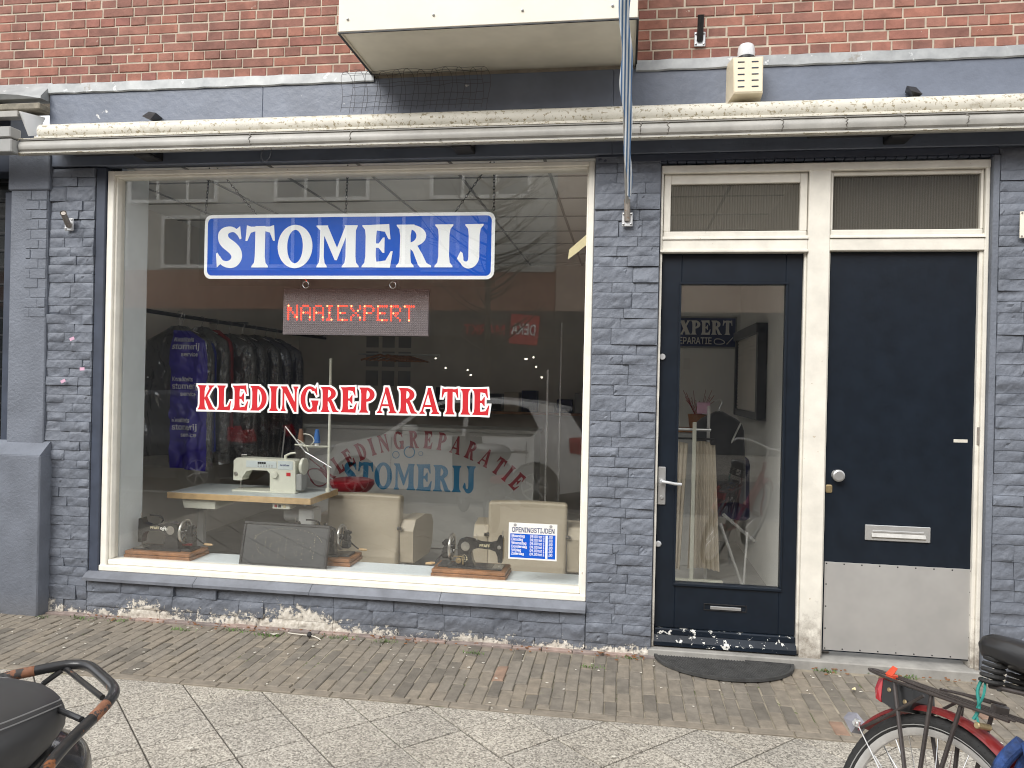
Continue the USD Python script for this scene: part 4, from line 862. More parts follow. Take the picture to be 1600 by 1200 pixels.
# sewing table and the white machine on it
st = thing('sewing_table', 'grey topped sewing table with wood edge and a thread stand, left in the window', 'table')
tx0, tx1, ty0, ty1, tz = -3.555, -2.425, .55, 1.08, .752
obj('table_top', box(tx0 + .008, tx1 - .008, ty0 + .008, ty1 - .008, tz - .012, tz + .001), 'table_top', st)
obj('wood_edge', cat_([box(tx0, tx1, ty0, ty0 + .008, tz - .045, tz, .002), box(tx0, tx1, ty1 - .008, ty1, tz - .045, tz), box(tx1 - .008, tx1, ty0 + .008, ty1 - .008, tz - .045, tz), box(tx0, tx0 + .008, ty0 + .008, ty1 - .008, tz - .045, tz), box(tx0 + .01, tx1 - .01, ty0 + .01, ty1 - .01, tz - .043, tz - .013)]), 'wood_pale', st)
for xx in (-3.42, -2.54):
    obj('leg', cat_([box(xx - .025, xx + .025, .78, .83, FZ + .05, tz - .046, .004), box(xx - .03, xx + .03, .56, 1.06, FZ, FZ + .05, .006)]), 'grey_paint', st)
obj('foot_rail', box(-3.42, -2.54, .80, .82, .2, .23), 'grey_paint', st)
obj('drawer', hull([(-3.45, .58, .705), (-3.18, .58, .705), (-3.45, .86, .705), (-3.18, .86, .705), (-3.44, .59, .635), (-3.19, .59, .635), (-3.44, .85, .635), (-3.19, .85, .635)]), 'machine_white', st)
cb = obj('switch_box', box(-2.735, -2.60, .585, .70, .660, .706, .004), 'machine_white', st)
for xx, mm in ((-2.708, 'red_plastic'), (-2.678, 'black_plastic'), (-2.640, 'tape_cream')): obj('button', box(xx - .011, xx + .011, .581, .586, .672, .694, .002), mm, cb)
obj('motor', cat_([box(-2.56, -2.44, .64, .80, .535, .66, .012), cyl(.05, .16, (-2.62, .74, .60), 'x', 20, .006)]), 'grey_paint', st)
ts = obj('thread_stand', cat_([cyl(.0105, 1.03, (-2.36 - .075, .90, tz + .515), 'z', 12), cyl(.02, .03, (-2.435, .90, tz + .015), 'z', 14), tube([(-2.435, .90, 1.10), (-2.60, .88, 1.10), (-2.66, .86, 1.105)], .008, 8), tube([(-2.435, .90, 1.10), (-2.56, .80, 1.112), (-2.66, .78, 1.12)], .005, 8), tube(spline([(-2.60, .80, 1.20), (-2.54, .80, 1.19), (-2.515, .80, 1.15), (-2.54, .80, 1.12)], 14), .0035, 6), tube(spline([(-2.64, .78, 1.16), (-2.58, .80, 1.11), (-2.56, .80, 1.07)], 10), .0035, 6)]), 'machine_white', st)
for xx, mm in ((-2.66, 'thread_brown'), (-2.53, 'thread_blue')):
    obj('spool_cone', lathe([(0, 0), (.026, 0), (.026, .012), (.014, .105), (0, .105)], 18, (xx, .89, 1.128)), mm, ts)
    obj('spool_foot', cyl(.016, .03, (xx, .89, 1.118), 'z', 14, .004), 'sign_white', ts)
obj('lamp_arm', cat_([tube([(-2.80, .86, 1.0), (-2.775, .86, 1.25)], .006, 8), tube([(-2.775, .86, 1.25), (-2.60, .84, 1.06)], .007, 8), tube([(-2.60, .84, 1.06), (-2.38, .82, .95)], .006, 8)]), 'steel_grey', st)

ms = thing('industrial_sewing_machine', 'white modern sewing machine standing on the sewing table', 'sewing machine')
my = .80
arm = Polygon([(-3.135, .835), (-3.128, .99), (-3.11, 1.006), (-3.05, 1.008), (-2.66, 1.006), (-2.638, .995), (-2.630, .765), (-2.835, .765), (-2.838, .895), (-2.86, .918), (-2.98, .918), (-3.03, .905), (-3.06, .86), (-3.064, .835)]).buffer(-.006).buffer(.006)
obj('body', prism(arm, my - .055, my + .055, 'y'), 'machine_white', ms, smooth=30)
obj('bed', box(-3.13, -2.62, my - .085, my + .085, tz + .001, tz + .014, .003), 'machine_white', ms)
obj('face_cover', box(-3.141, -3.134, my - .045, my + .045, .85, .985, .003), 'machine_white', ms)
obj('front_panel', cat_([box(-3.03, -2.785, my - .0585, my - .055, .938, .990, .001), box(-2.775, -2.655, my - .0585, my - .055, .930, .995, .001)]), 'machine_panel', ms)
for i in range(4): obj('button', box(-2.935 + i * .017, -2.922 + i * .017, my - .061, my - .058, .968, .982), 'black_plastic', ms)
obj('small_buttons', [box(-2.935 + i * .022 - (0), -2.926 + i * .022, my - .060, my - .058, .944 + j * .012, .951 + j * .012) for i in range(6) for j in range(2)], 'grey_paint', ms)
mn = text_xz('brother', .013, -2.757, my - .0587, .958, True, .0008, width=.075); obj('maker_name', mn, 'text_navy', ms)
obj('red_badge', box(-2.705, -2.672, my - .0575, my - .055, .882, .908), 'vinyl_red', ms)
obj('stitch_dial', lathe([(0, -.022), (.022, -.020), (.026, -.012), (.026, 0)], 20, (-2.795, my - .055, .888), 'y'), 'machine_white', ms)
obj('needle_bar', cat_([cyl(.006, .06, (-3.10, my, .82), 'z', 10), cyl(.002, .05, (-3.10, my, .79), 'z', 6), box(-3.115, -3.085, my - .012, my + .012, .768, .773), cyl(.015, .012, (-3.112, my - .058, .885), 'y', 14, .003), tube([(-3.07, my - .05, .995), (-3.07, my - .05, 1.03), (-3.03, my - .05, 1.03)], .004, 6)]), 'nickel', ms)
obj('hand_wheel', lathe([(0, -.02), (.05, -.018), (.064, -.008), (.064, .012), (.05, .02), (0, .022)], 28, (-2.595, my, .955), 'x'), 'machine_white', ms, smooth=40)
obj('side_box', box(-2.632, -2.585, my - .05, my + .05, .775, .90, .006), 'grey_paint', ms)
obj('thread_post', cat_([cyl(.012, .03, (-2.74, my, 1.02), 'z', 12), tube([(-2.74, my, 1.03), (-2.70, my, 1.05), (-2.66, my, 1.055)], .008, 8)]), 'machine_white', ms)

def armchair(label, x, y, rz, seed):
    t = thing('armchair', label, 'armchair', (x, y, FZ), rz)
    b = hull(np.vstack([rbox(-.30, .30, -.06, .06, .10, .2, .03).vertices, rbox(-.305, .305, -.02, .08, .60, .64, .025).vertices, rbox(-.295, .295, -.045, .07, .35, .4, .03).vertices]))
    b2 = b.subdivide().subdivide()
    v = b2.vertices; v[:, 1] += .012 * np.sin(v[:, 0] * 5 + seed) * (v[:, 2] > .2); v[:, 2] += (v[:, 2] > .6) * .006 * np.cos(v[:, 0] * 6.0); b2.vertices = v
    obj('backrest', b2, 'leather_beige', t, smooth=40)
    obj('seat', rbox(-.27, .27, .04, .55, .30, .42, .04), 'leather_beige', t, smooth=40)
    for s in (-1, 1):
        a = obj('armrest', prism(Polygon([(.0, .12), (.42, .12), (.50, .2), (.52, .36), (.46, .44), (.30, .47), (.05, .46), (-.01, .38)]).buffer(-.02).buffer(.04).buffer(-.02), s * .36 - .055, s * .36 + .055), 'leather_beige', t, smooth=35)
        obj('chrome_bolt', cat_([cyl(.016, .02, (s * .30, -.025, .40), 'x', 12, .003), box(min(s * .29, s * .33), max(s * .29, s * .33), -.04, -.01, .385, .41, .003)]), 'chrome', a)
    obj('pedestal', cat_([cyl(.035, .2, (0, .28, .2), 'z', 16), cyl(.24, .03, (0, .28, .02), 'z', 28, .008)]), 'chrome', t)
armchair('beige leather armchair seen from behind, next to the sewing table', -2.225, 1.14, -3, 0)
armchair('beige leather armchair seen from behind, beside the opening hours notice', -.905, 1.10, 4, 1.5)

ctr = thing('service_counter', 'grey shop counter with curved red lettering above blue STOMERIJ on its front', 'counter')
CYF = 2.2
obj('front_panel', box(-3.20, -.995, CYF, CYF + .03, FZ + .01, 1.155, .003), 'counter_grey', ctr)
obj('counter_top', box(-3.22, -.975, CYF - .01, CYF + .5, 1.156, 1.19, .004), 'counter_grey', ctr)
obj('side_panel', box(-1.03, -.996, CYF + .032, CYF + .5, FZ, 1.155), 'counter_grey', ctr)
RC, CXC, CZC = 1.27, -2.06, -.275
word = 'KLEDINGREPARATIE'; ws = [glyph(c)[1] for c in word]; tot = sum(ws) + .14 * (len(ws) - 1); span = math.radians(90); pos = 0
for c, w in zip(word, ws):
    ang = span / 2 - span * (pos + w / 2) / tot; pos += w + .14
    g = affinity.translate(affinity.scale(glyph(c)[0], .115, .165, origin=(0, 0)), -w * .115 / 2, RC)
    g = affinity.translate(affinity.rotate(g, math.degrees(ang), origin=(0, 0)), CXC, CZC)
    obj('curved_letter', ext(g, CYF - .003, CYF - .0005), 'text_darkred', ctr)
for g in line_of_text('STOMERIJ', -2.81, -1.535, .60, .245, .06): obj('blue_letter', ext(g, CYF - .003, CYF - .0005), 'text_blue', ctr)
for cx_, cz_, r_ in ((-2.17, .955, .055), (-2.30, .925, .035), (-2.06, .945, .022), (-2.245, 1.005, .018)):
    obj('bubble', ext(ring(cx_, cz_, r_, r_, r_ * .82, r_ * .82), CYF - .003, CYF - .0005), 'text_blue', ctr)
tube_pts = spline([(-3.10, 0, .62), (-3.16, 0, .74), (-3.0, 0, .74), (-2.96, 0, .66), (-3.06, 0, .60), (-3.14, 0, .66)], 40)
obj('thread_drawing', cat_([tube(tube_pts + [0, CYF - .003, 0], .006, 5), tube(np.array([(-3.15, CYF - .003, .86), (-2.9, CYF - .003, .68)]), .006, 5)]), 'text_darkred', ctr)
obj('upright', cat_([box(-.90, -.885, CYF + .05, CYF + .065, FZ, 1.75), box(-.80, -.79, CYF + .3, CYF + .31, FZ, 2.2)]), 'alu', ctr)
rs = thing('red_stool', 'dark red round stool standing in front of the grey counter', 'stool', (-2.545, 1.72, FZ))
obj('cushion', lathe([(0, .545), (.10, .55), (.165, .60), (.195, .645), (.190, .675), (.15, .69), (0, .695)], 32), 'red_plastic', rs, smooth=50)
obj('post', cyl(.022, .5, (0, 0, .30), 'z', 14), 'chrome', rs)
obj('foot', lathe([(0, 0), (.19, 0), (.18, .02), (.03, .05), (0, .05)], 28), 'chrome', rs)
jar = thing('red_pot', 'small red pot on the floor beneath the sewing table', 'pot', (-3.42, .50, FZ + .0))
obj('bowl', lathe([(0, 0), (.07, 0), (.10, .08), (.095, .32), (.0, .34)], 20, (0, 0, .0)), 'red_plastic', jar)

# rail of cleaned clothes
RXL, RZL = -3.93, 2.13
cr = thing('clothes_rail', 'dark round clothes rail running back along the left wall', 'rail')
obj('rod', tube([(RXL, .42, RZL), (RXL, 4.4, RZL)], .017, 12), 'iron_dark', cr)
for yy in (.5, 2.4, 4.3): obj('bracket', cat_([box(RX0, RXL, yy - .012, yy + .012, RZL + .02, RZL + .04), box(RXL - .015, RXL + .015, yy - .012, yy + .012, RZL, RZL + .04)]), 'steel_grey', cr)
def garment(label, y, ztop, zbot, hw, body, film_=True, band=None, sd=0, x=RXL, zr=RZL, cat='garment', group=None, dxs=0.):
    t = thing('garment', label, cat, (x, y, 0), 0, group)
    nz, na = 26, 40; ZS = np.linspace(0, 1, nz); TH = np.linspace(0, 2 * np.pi, na, endpoint=False)
    def wid(u): return hw * (np.interp(u, [0, .03, .10, .2, .5, 1], [.16, .34, .84, .95, .97, 1.0]))
    def thk(u): return np.interp(u, [0, .05, .15, .5, 1], [.03, .05, .075, .085, .07])
    def grid(off, zb=0., cr=0):
        V = []; th = np.linspace(0, 2 * np.pi, 96, endpoint=False) if cr else TH; na = len(th); zs = np.linspace(0, 1, 60) if cr else ZS
        for u in zs:
            w, k = wid(u) + off, thk(u) + off
            fold = 1 + (.10 * np.sin(th * 7 + sd * 2 + u * 2.2) + .07 * np.sin(th * 13 + sd + 4 * u)) * min(1, u * 3)
            if cr:
                n_ = meshkit.fbm(np.stack([np.cos(th) * 2.6 + sd, np.sin(th) * 2.6 + u * 5, np.full(na, u * 2.4 + sd)], -1), 4, sd); fold = fold * (1 + cr * np.abs(n_ - .5))
            ca, sa = np.cos(th), np.sin(th)
            V.append(np.stack([np.sign(ca) * np.abs(ca) ** .75 * w * (1 + .02 * np.sin(5 * u + sd)) + dxs * u, sa * k * fold, np.full(na, ztop - (ztop - zbot + zb) * u + .0) + .012 * np.sin(th * 3 + sd) * u], -1))
        return np.array(V)
    def surf(G, cols=None, wrap=True):
        n0, n1 = G.shape[:2]; Fc = []
        for i in range(n0 - 1):
            for j in range(n1 if wrap else n1 - 1):
                a, b = i * n1 + j, i * n1 + (j + 1) % n1; Fc += [[a, a + n1, b + n1], [a, b + n1, b]]
        return trimesh.Trimesh(G.reshape(-1, 3), Fc, process=False)
    G = grid(0); m = surf(G)
    obj('cloth', m, body, t, smooth=True)
    obj('hanger', cat_([tube(spline([(0, 0, ztop - .01), (0, 0, zr - .05), (0.012, 0, zr - .02), (0.02, 0, zr + .012), (0, 0, zr + .024), (-.02, 0, zr + .012)], 22), .0022, 6), tube([(-hw * .55, 0, ztop - .06), (0, 0, ztop + .005), (hw * .55, 0, ztop - .06)], .006, 6)]), 'chrome', t)
    if film_:
        Gf_ = grid(.010, .10, 2.2); obj('plastic_cover', surf(Gf_), 'garment_film', t, smooth=True)
    if band:
        c0, c1, bm = band
        Gb = grid(.014, .10, 2.2)[2:, int(c0 * 2.4):int(c1 * 2.4) + 1]; bo = obj('printed_band', surf(Gb, wrap=False), bm, t, smooth=True)
        from scipy.interpolate import LinearNDInterpolator
        gp = Gb.reshape(-1, 3); fy = LinearNDInterpolator(gp[:, [0, 2]], gp[:, 1], fill_value=float(gp[:, 1].min()))
        front_y = lambda X, Z: fy(np.c_[X, Z])
        xa = Gb[20, :, 0].min() + .014; xb = Gb[20, :, 0].max() - .012
        for zz in (ztop - .13, ztop - .45, ztop - .78):
            for tx, hh, dz, dx in (('Kwaliteits', .034, 0, 0), ('stomerij', .046, -.062, 0), ('service', .032, -.118, .07)):
                q = text_xz(tx, hh, xa + dx, 0, zz + dz, True, .001, width=min({'Kwaliteits': .165, 'stomerij': .205, 'service': .13}[tx], xb - xa - dx))
                q = q.subdivide() if len(q.faces) < 3000 else q
                v = q.vertices.copy(); v[:, 1] = front_y(v[:, 0], v[:, 2]) - .003; q.vertices = v; obj('band_lettering', q, 'vinyl_white', bo)
    return t
gg = 'cleaned clothes in plastic on the rail'
garment('dark grey jacket in clear plastic with a purple printed band, front of the rail', 1.08, 2.03, .965, .310, 'cloth_dark', True, (30, 37, 'bag_purple'), 0, x=RXL + .115)
garment('blue garment showing at the far left behind the front jacket', 1.30, 2.02, .98, .33, 'bag_blue', False, None, 1)
specs = [('pale grey garment in clear plastic just behind the front jacket', 'cloth_grey', 2.06, .95, .28, True), ('garment with a red collar on the rail', 'cloth_red', 2.05, 1.15, .18, False), ('grey jacket in crinkled plastic in the middle of the rail', 'cloth_grey', 2.03, .98, .29, True),
    ('black jacket in plastic in the middle of the rail', 'cloth_dark', 2.04, .92, .29, True), ('black coat in plastic further along the rail', 'cloth_dark', 2.05, .85, .31, True), ('navy coat near the far end of the rail', 'cloth_navy', 2.05, .80, .31, True), ('navy covered garment at the far end of the rail', 'cloth_navy', 2.04, .86, .33, True)]
for i, (lb, mm, a, b, w, f) in enumerate(specs): garment(lb, 1.60 + i * .24, a, b, w, mm, f, None, 2 + i)

# behind the shop door
gr = thing('garment_rack', 'white metal garment rack standing just inside the shop door', 'garment rack')
obj('post', box(.318, .346, 1.135, 1.155, FZ + .03, 1.36, .003), 'machine_white', gr)
obj('foot', box(.05, .56, 1.12, 1.165, FZ + .09, FZ + .125, .004), 'machine_white', gr)
obj('upper_post', box(.44, .462, 1.30, 1.32, FZ, 1.48, .003), 'alu', gr)
obj('top_bar', tube([(-.25, 1.22, 1.30), (.46, 1.22, 1.30)], .011, 10), 'alu', gr)
def curtain(x0, x1, y, z0, z1, n, flare):
    V = []; Fc = []; nx, nz = 60, 14
    for k in (0, 1):
        for i in range(nz):
            u = i / (nz - 1)
            for j in range(nx):
                s = j / (nx - 1); xx = x0 + (x1 - x0) * s + flare * u * (s - .3)
                V.append((xx, y + .012 * math.sin(s * n * 6.283) * (.4 + .6 * u) + .02 * math.sin(s * 3) + k * .004, z1 + (z0 - z1) * u + .01 * math.sin(s * 4)))
    for k in (0, 1):
        for i in range(nz - 1):
            for j in range(nx - 1):
                a = k * nx * nz + i * nx + j; Fc += [[a, a + nx, a + nx + 1], [a, a + nx + 1, a + 1]] if k == 0 else [[a, a + nx + 1, a + nx], [a, a + 1, a + nx + 1]]
    return trimesh.Trimesh(V, Fc, process=False)
tr_ = thing('beige_trousers', 'pleated beige cloth hanging from a clip on the white rack', 'trousers')
obj('cloth', curtain(.33, .492, 1.20, .245, 1.205, 7, .075), 'counter_wood', tr_, smooth=True)
obj('second_leg', curtain(.05, .295, 1.235, .235, 1.20, 8, -.06), 'counter_wood', tr_, smooth=True)
obj('clip', cat_([box(.455, .492, 1.175, 1.225, 1.19, 1.235, .005), box(.2, .49, 1.195, 1.205, 1.225, 1.24)]), 'black_plastic', tr_)
garment('black coat hanging behind the beige cloth inside the door', 1.62, 1.43, .70, .205, 'cloth_dark', False, None, 5, x=.565, zr=1.50, dxs=.02)
garment('navy garment hanging lower behind the black coat inside the door', 1.80, 1.1, .55, .15, 'cloth_navy', False, None, 8, x=.70, zr=1.2)
ws_ = thing('wall_sign', 'dark blue sign with white lettering on the back wall, seen through the door', 'sign')
obj('board', box(-.20, .905, 3.235, 3.255, 2.035, 2.325, .002), 'text_navy', ws_)
obj('border', cat_([box(-.205, .91, 3.23, 3.256, 2.325, 2.34), box(-.205, .91, 3.23, 3.256, 2.02, 2.035), box(.905, .917, 3.23, 3.256, 2.02, 2.34)]), 'grey_paint', ws_)
for g in line_of_text('NAAIEXPERT', -.165, .872, 2.155, .145, .05): obj('letter', ext(g, 3.231, 3.2345), 'paper_white', ws_)
obj('lettering', text_xz('KLEDINGREPARATIE', .066, .0, 3.234, 2.062, True, .002, width=.665), 'paper_white', ws_)
obj('thread_drawing', cat_([tube(spline([(.70, 3.233, 2.10), (.76, 3.233, 2.11), (.80, 3.233, 2.08), (.74, 3.233, 2.06), (.70, 3.233, 2.075)], 24, True), .005, 5, True), tube([(.82, 3.233, 2.06), (.88, 3.233, 2.13)], .005, 5)]), 'paper_white', ws_)
fn = thing('paper_notice', 'small white notice on the back wall below the dark blue sign', 'notice')
obj('sheet', box(.40, .465, 3.252, 3.257, 1.80, 1.915), 'paper_white', fn)
wm = thing('wall_mirror', 'dark framed mirror with slatted blind on the right wall behind the door', 'mirror')
obj('blind_panel', box(.90, .945, 1.80, 2.96, 1.42, 2.08), 'room_tan', wm)
obj('frame', cat_([box(.875, .95, 1.74, 1.82, 1.36, 2.12), box(.875, .95, 2.96, 3.04, 1.36, 2.12), box(.86, .95, 1.74, 3.04, 2.08, 2.16), box(.88, .95, 1.82, 2.96, 1.36, 1.42)]), 'cloth_dark', wm)
for i in range(22): obj('slat', box(.893, .899, 1.83, 2.95, 1.43 + i * .0295, 1.447 + i * .0295), 'room_tan', wm)
pb = thing('twig_basket', 'dark basket of red twigs on a stand behind the door pane', 'basket', (.46, 2.25, 1.24))
obj('basket', cat_([lathe([(0, 0), (.07, 0), (.09, .14), (.085, .14), (.065, .01), (0, .01)], 18)]), 'wood_brown', pb)
obj('twigs', [tube([(0, 0, .08), (.06 * math.cos(q), .06 * math.sin(q), .2), (RNG.uniform(.08, .15) * math.cos(q), .1 * math.sin(q), RNG.uniform(.24, .36))], .0025, 4) for q in np.linspace(0, 6.2, 22)], 'cloth_red', pb, kind='stuff')
obj('card', box(-.02, .09, -.11, -.105, .15, .25), 'pink_paper', pb)
sd2 = thing('side_stand', 'dark cabinet at the back of the shop, seen through the door pane', 'cabinet')
obj('carcass', box(-.25, .58, 2.1, 2.5, FZ, 1.235, .006), 'grey_paint', sd2)
obj('top_board', box(-.27, .60, 2.08, 2.52, 1.225, 1.25, .004), 'wood_brown', sd2)
fs = thing('folding_stand', 'folded white tube legs leaning on the floor inside the door', 'stand')
obj('legs', cat_([tube([(.58, 1.5, .55), (.74, 1.35, FZ + .02)], .011, 8), tube([(.74, 1.35, FZ + .02), (.78, 1.45, .5)], .009, 8), tube([(.56, 1.6, .95), (.72, 1.5, 1.35)], .007, 8)]), 'alu', fs)
obj('dark_bar', tube([(.60, 1.5, .62), (.86, 1.6, .40)], .014, 8), 'grey_paint', fs)

# back of the shop
hr = thing('hanger_rail', 'wooden hangers on a short rail at the back of the shop', 'rail')
obj('rod', tube([(-3.05, 3.2, 1.90), (-2.15, 3.2, 1.90)], .011, 8), 'alu', hr)
for i in range(5): obj('hanger', cat_([tube([(-2.95 + i * .06, 3.0 + i * .1, 1.83), (-2.74 + i * .05, 3.0 + i * .1, 1.89), (-2.53 + i * .05, 3.0 + i * .1, 1.83)], .011, 6), tube([(-2.9 + i * .06, 3.0 + i * .1, 1.832), (-2.55 + i * .06, 3.0 + i * .1, 1.832)], .006, 6)]), 'wood_brown', hr)
nt = thing('notice_sheets', 'block of small framed sheets on the back wall of the shop', 'notice')
for i in range(3):
    for j in range(3): obj('sheet', box(-3.42 + i * .21, -3.26 + i * .21, RY1 - .012, RY1 - .004, 1.55 + j * .24, 1.74 + j * .24), 'grey_paint', nt)
sh_ = thing('back_shelf', 'wall shelf with boxes at the back of the shop', 'shelf')
for zz in (1.25,): obj('board', box(-2.5, -.55, RY1 - .30, RY1 - .005, zz, zz + .03), 'wood_brown', sh_)
for i in range(9):
    for zz in (1.281,): obj('storage_box', box(-2.45 + i * .21, -2.27 + i * .21, RY1 - .26, RY1 - .05, zz, zz + RNG.uniform(.1, .28), .006), ['cloth_dark', 'counter_wood', 'grey_paint', 'cloth_navy'][int(RNG.integers(4))], sh_)
# ------------------------------------------------------------------ the bicycle at the right
def bike_matrix(x, y, a, lean):
    Rl = np.array([[1, 0, 0], [0, math.cos(lean), math.sin(lean)], [0, -math.sin(lean), math.cos(lean)]])
    Ra = np.array([[math.cos(a), -math.sin(a), 0], [math.sin(a), math.cos(a), 0], [0, 0, 1]])
    M = Ra @ Rl
    return Gf.Matrix4d(*M[:, 0], 0, *M[:, 1], 0, *M[:, 2], 0, x, y, 0, 1)
def circ(cx, cz, r, y=0.0, n=48, a0=0, a1=2 * math.pi, end=False): return np.array([(cx + r * math.cos(q), y, cz + r * math.sin(q)) for q in np.linspace(a0, a1, n, endpoint=end)])
bk = thing('bicycle', 'red and black city bicycle with a rear rack, parked at the right edge', 'bicycle', mat4=bike_matrix(0.61075, -2.4061, -1.09773, 0.25756))
def wheel(cx, nm):
    w = obj(nm, tube(circ(cx, .35, .330, 0, 64), .0215, 14, closed=True), 'rubber', bk, smooth=True)
    tread = []
    for i in range(90):
        q = i / 90 * 2 * math.pi
        for s in (-1, 1):
            tread.append(tube([(cx + .351 * math.cos(q), s * .002, .35 + .351 * math.sin(q)), (cx + .346 * math.cos(q + .05), s * .013, .35 + .346 * math.sin(q + .05)), (cx + .334 * math.cos(q + .06), s * .0205, .35 + .334 * math.sin(q + .06))], .0022, 4))
    obj('tread', tread, 'rubber', w, kind='stuff')
    obj('reflective_strip', cat_([tube(circ(cx, .35, .3195, s * .0185, 64), .0016, 5, closed=True) for s in (-1, 1)]), 'grey_paint', w)
    obj('rim', lathe([(.312, -.012), (.300, -.011), (.292, -.005), (.292, .005), (.300, .011), (.312, .012), (.308, 0), (.312, -.012)], 64, (cx, 0, .35), 'y'), 'rim_alu', w, smooth=40)
    obj('spokes', [tube([(cx + .025 * math.cos(q + (.5 if i % 2 else -.5)), (.022 if i % 2 else -.022), .35 + .025 * math.sin(q + (.5 if i % 2 else -.5))), (cx + .294 * math.cos(q), 0, .35 + .294 * math.sin(q))], .0013, 5) for i, q in enumerate(np.linspace(0, 2 * np.pi, 36, endpoint=False))], 'chrome', w)
    obj('hub', cyl(.03, .08, (cx, 0, .35), 'y', 18, .006), 'steel_grey', w)
wheel(0, 'rear_wheel'); wheel(1.08, 'front_wheel')
def mudguard(cx, a0, a1):
    V = []; Fc = []; n = 50; prof = [(-.030, .358), (-.026, .368), (-.014, .3745), (0, .377), (.014, .3745), (.026, .368), (.030, .358), (.024, .364), (0, .372), (-.024, .364)]; k = len(prof)
    for i in range(n):
        q = a0 + (a1 - a0) * i / (n - 1)
        for (yy, rr) in prof: V.append((cx + rr * math.cos(q), yy, .35 + rr * math.sin(q)))
    for i in range(n - 1):
        for j in range(k): a, b = i * k + j, i * k + (j + 1) % k; Fc += [[a, b, b + k], [a, b + k, a + k]]
    return trimesh.Trimesh(V, Fc, process=False)
mg = obj('mudguard', mudguard(0, math.radians(8), math.radians(147)), 'bike_red', bk, smooth=40)
obj('mudguard', mudguard(1.08, math.radians(35), math.radians(165)), 'bike_red', bk, smooth=40)
obj('mudguard_reflector', hull([(-.318, -.022, .560), (-.318, .022, .560), (-.376, -.024, .556), (-.376, .024, .556), (-.384, 0, .575), (-.335, -.02, .525), (-.335, .02, .525), (-.35, 0, .586), (-.362, 0, .520)]), 'lens_grey', mg)
for s in (-1, 1): obj('mudguard_stay', tube([(-.312, s * .03, .565), (0, s * .055, .35)], .0022, 6), 'alu', mg)
obj('stay_clamp', cat_([box(-.322, -.300, -.038, -.026, .553, .577, .003), cyl(.006, .02, (-.311, -.036, .565), 'y', 8)]), 'alu', mg)
rk = obj('rear_rack', cat_([tube(spline([(.19, -.072, .782), (-.05, -.074, .760), (-.27, -.055, .742), (-.312, -.03, .740), (-.320, 0, .740), (-.312, .03, .740), (-.27, .055, .742), (-.05, .074, .760), (.19, .072, .782)], 50), .0046, 8)]), 'bike_frame', bk)
for yy in (-.036, .0, .036): obj('rack_rail', tube([(.18, yy, .782), (-.30, yy * .8, .743)], .0032, 6), 'bike_frame', rk)
for xx in (-.16, .0, .12): obj('rack_cross_bar', tube([(xx, -.06, .758 + (xx + .05) * .09), (xx, .06, .758 + (xx + .05) * .09)], .0045, 6), 'bike_frame', rk)
for s in (-1, 1):
    for xx, e in ((-.182, .004), (-.05, -.012), (.045, .012)):
        obj('rack_leg', tube([(xx, s * .062, .752 + (xx + .1) * .08), (e, s * .072, .352)], .0062, 8), 'bike_frame', rk)
    obj('rack_brace', tube([(-.07, s * .066, .745), (-.20, s * .066, .62), (-.27, s * .055, .565)], .0048, 8), 'bike_frame', rk)
obj('spring_clamp', cat_([tube([(.10, -.03, .80), (.02, -.03, .79), (-.06, -.02, .775), (-.06, .02, .775), (.02, .03, .79), (.10, .03, .80)], .004, 8), box(.10, .116, -.03, .03, .775, .80, .004)]), 'bike_frame', rk)
obj('clamp_bolt', cyl(.009, .05, (.105, -.045, .735), 'y', 12, .002), 'brass_worn', rk)
obj('red_tape', cat_([box(-.232, -.205, -.048, -.022, .736, .760, .003), hull([(-.232, -.05, .752), (-.205, -.05, .754), (-.228, -.03, .782), (-.208, -.03, .780), (-.23, -.046, .75), (-.206, -.046, .75)])]), 'tape_red', rk)
tl = obj('tail_light', hull([(-.232, -.05, .735), (-.232, .05, .735), (-.24, -.05, .70), (-.24, .05, .70), (-.222, -.048, .668), (-.222, .048, .668), (-.13, -.045, .742), (-.13, .045, .742), (-.118, -.043, .71), (-.118, .043, .71), (-.13, -.04, .676), (-.13, .04, .676), (-.175, -.045, .662), (-.175, .045, .662)]), 'black_plastic', bk)
obj('red_lens', hull([(-.234, -.052, .737), (-.234, .052, .737), (-.260, -.04, .728), (-.260, .04, .728), (-.266, -.04, .695), (-.266, .04, .695), (-.250, -.045, .668), (-.250, .045, .668), (-.226, -.05, .666), (-.226, .05, .666), (-.243, -.053, .70), (-.243, .053, .70)]), 'lens_red', tl)
for xx, zz in ((-.205, .712), (-.142, .70)): obj('light_screw', cyl(.007, .006, (xx, -.049, zz), 'y', 10, .002), 'brass_worn', tl)
sdl = [(.075, .045, .937), (.06, .070, .945), (.085, .088, .950), (.145, .088, .952), (.20, .064, .950), (.26, .032, .948), (.33, .02, .943), (.345, .0, .938)]
P = []
for xx, w, zz in sdl:
    for s in (-1, 1): P += [(xx, s * w, zz), (xx + .006, s * w * .92, zz + .022), (xx + .01, s * w * .55, zz + (.034 if w > .05 else .028)), (xx + .01, s * w * .9, zz - .03)]
P += [(.054, -.05, .952), (.054, .05, .952), (.07, 0, .965)]
sm = hull(P).subdivide().subdivide(); sm = trimesh.smoothing.filter_taubin(sm, iterations=6)
sa = obj('saddle', sm, 'saddle_black', bk, smooth=60)
for s in (-1, 1):
    obj('spring', cat_([tube([(.105 + .024 * math.cos(q), s * .050 + .026 * math.sin(q), .845 + .075 * q / 31) for q in np.linspace(0, 31, 100)], .006, 6)]), 'rubber', sa)
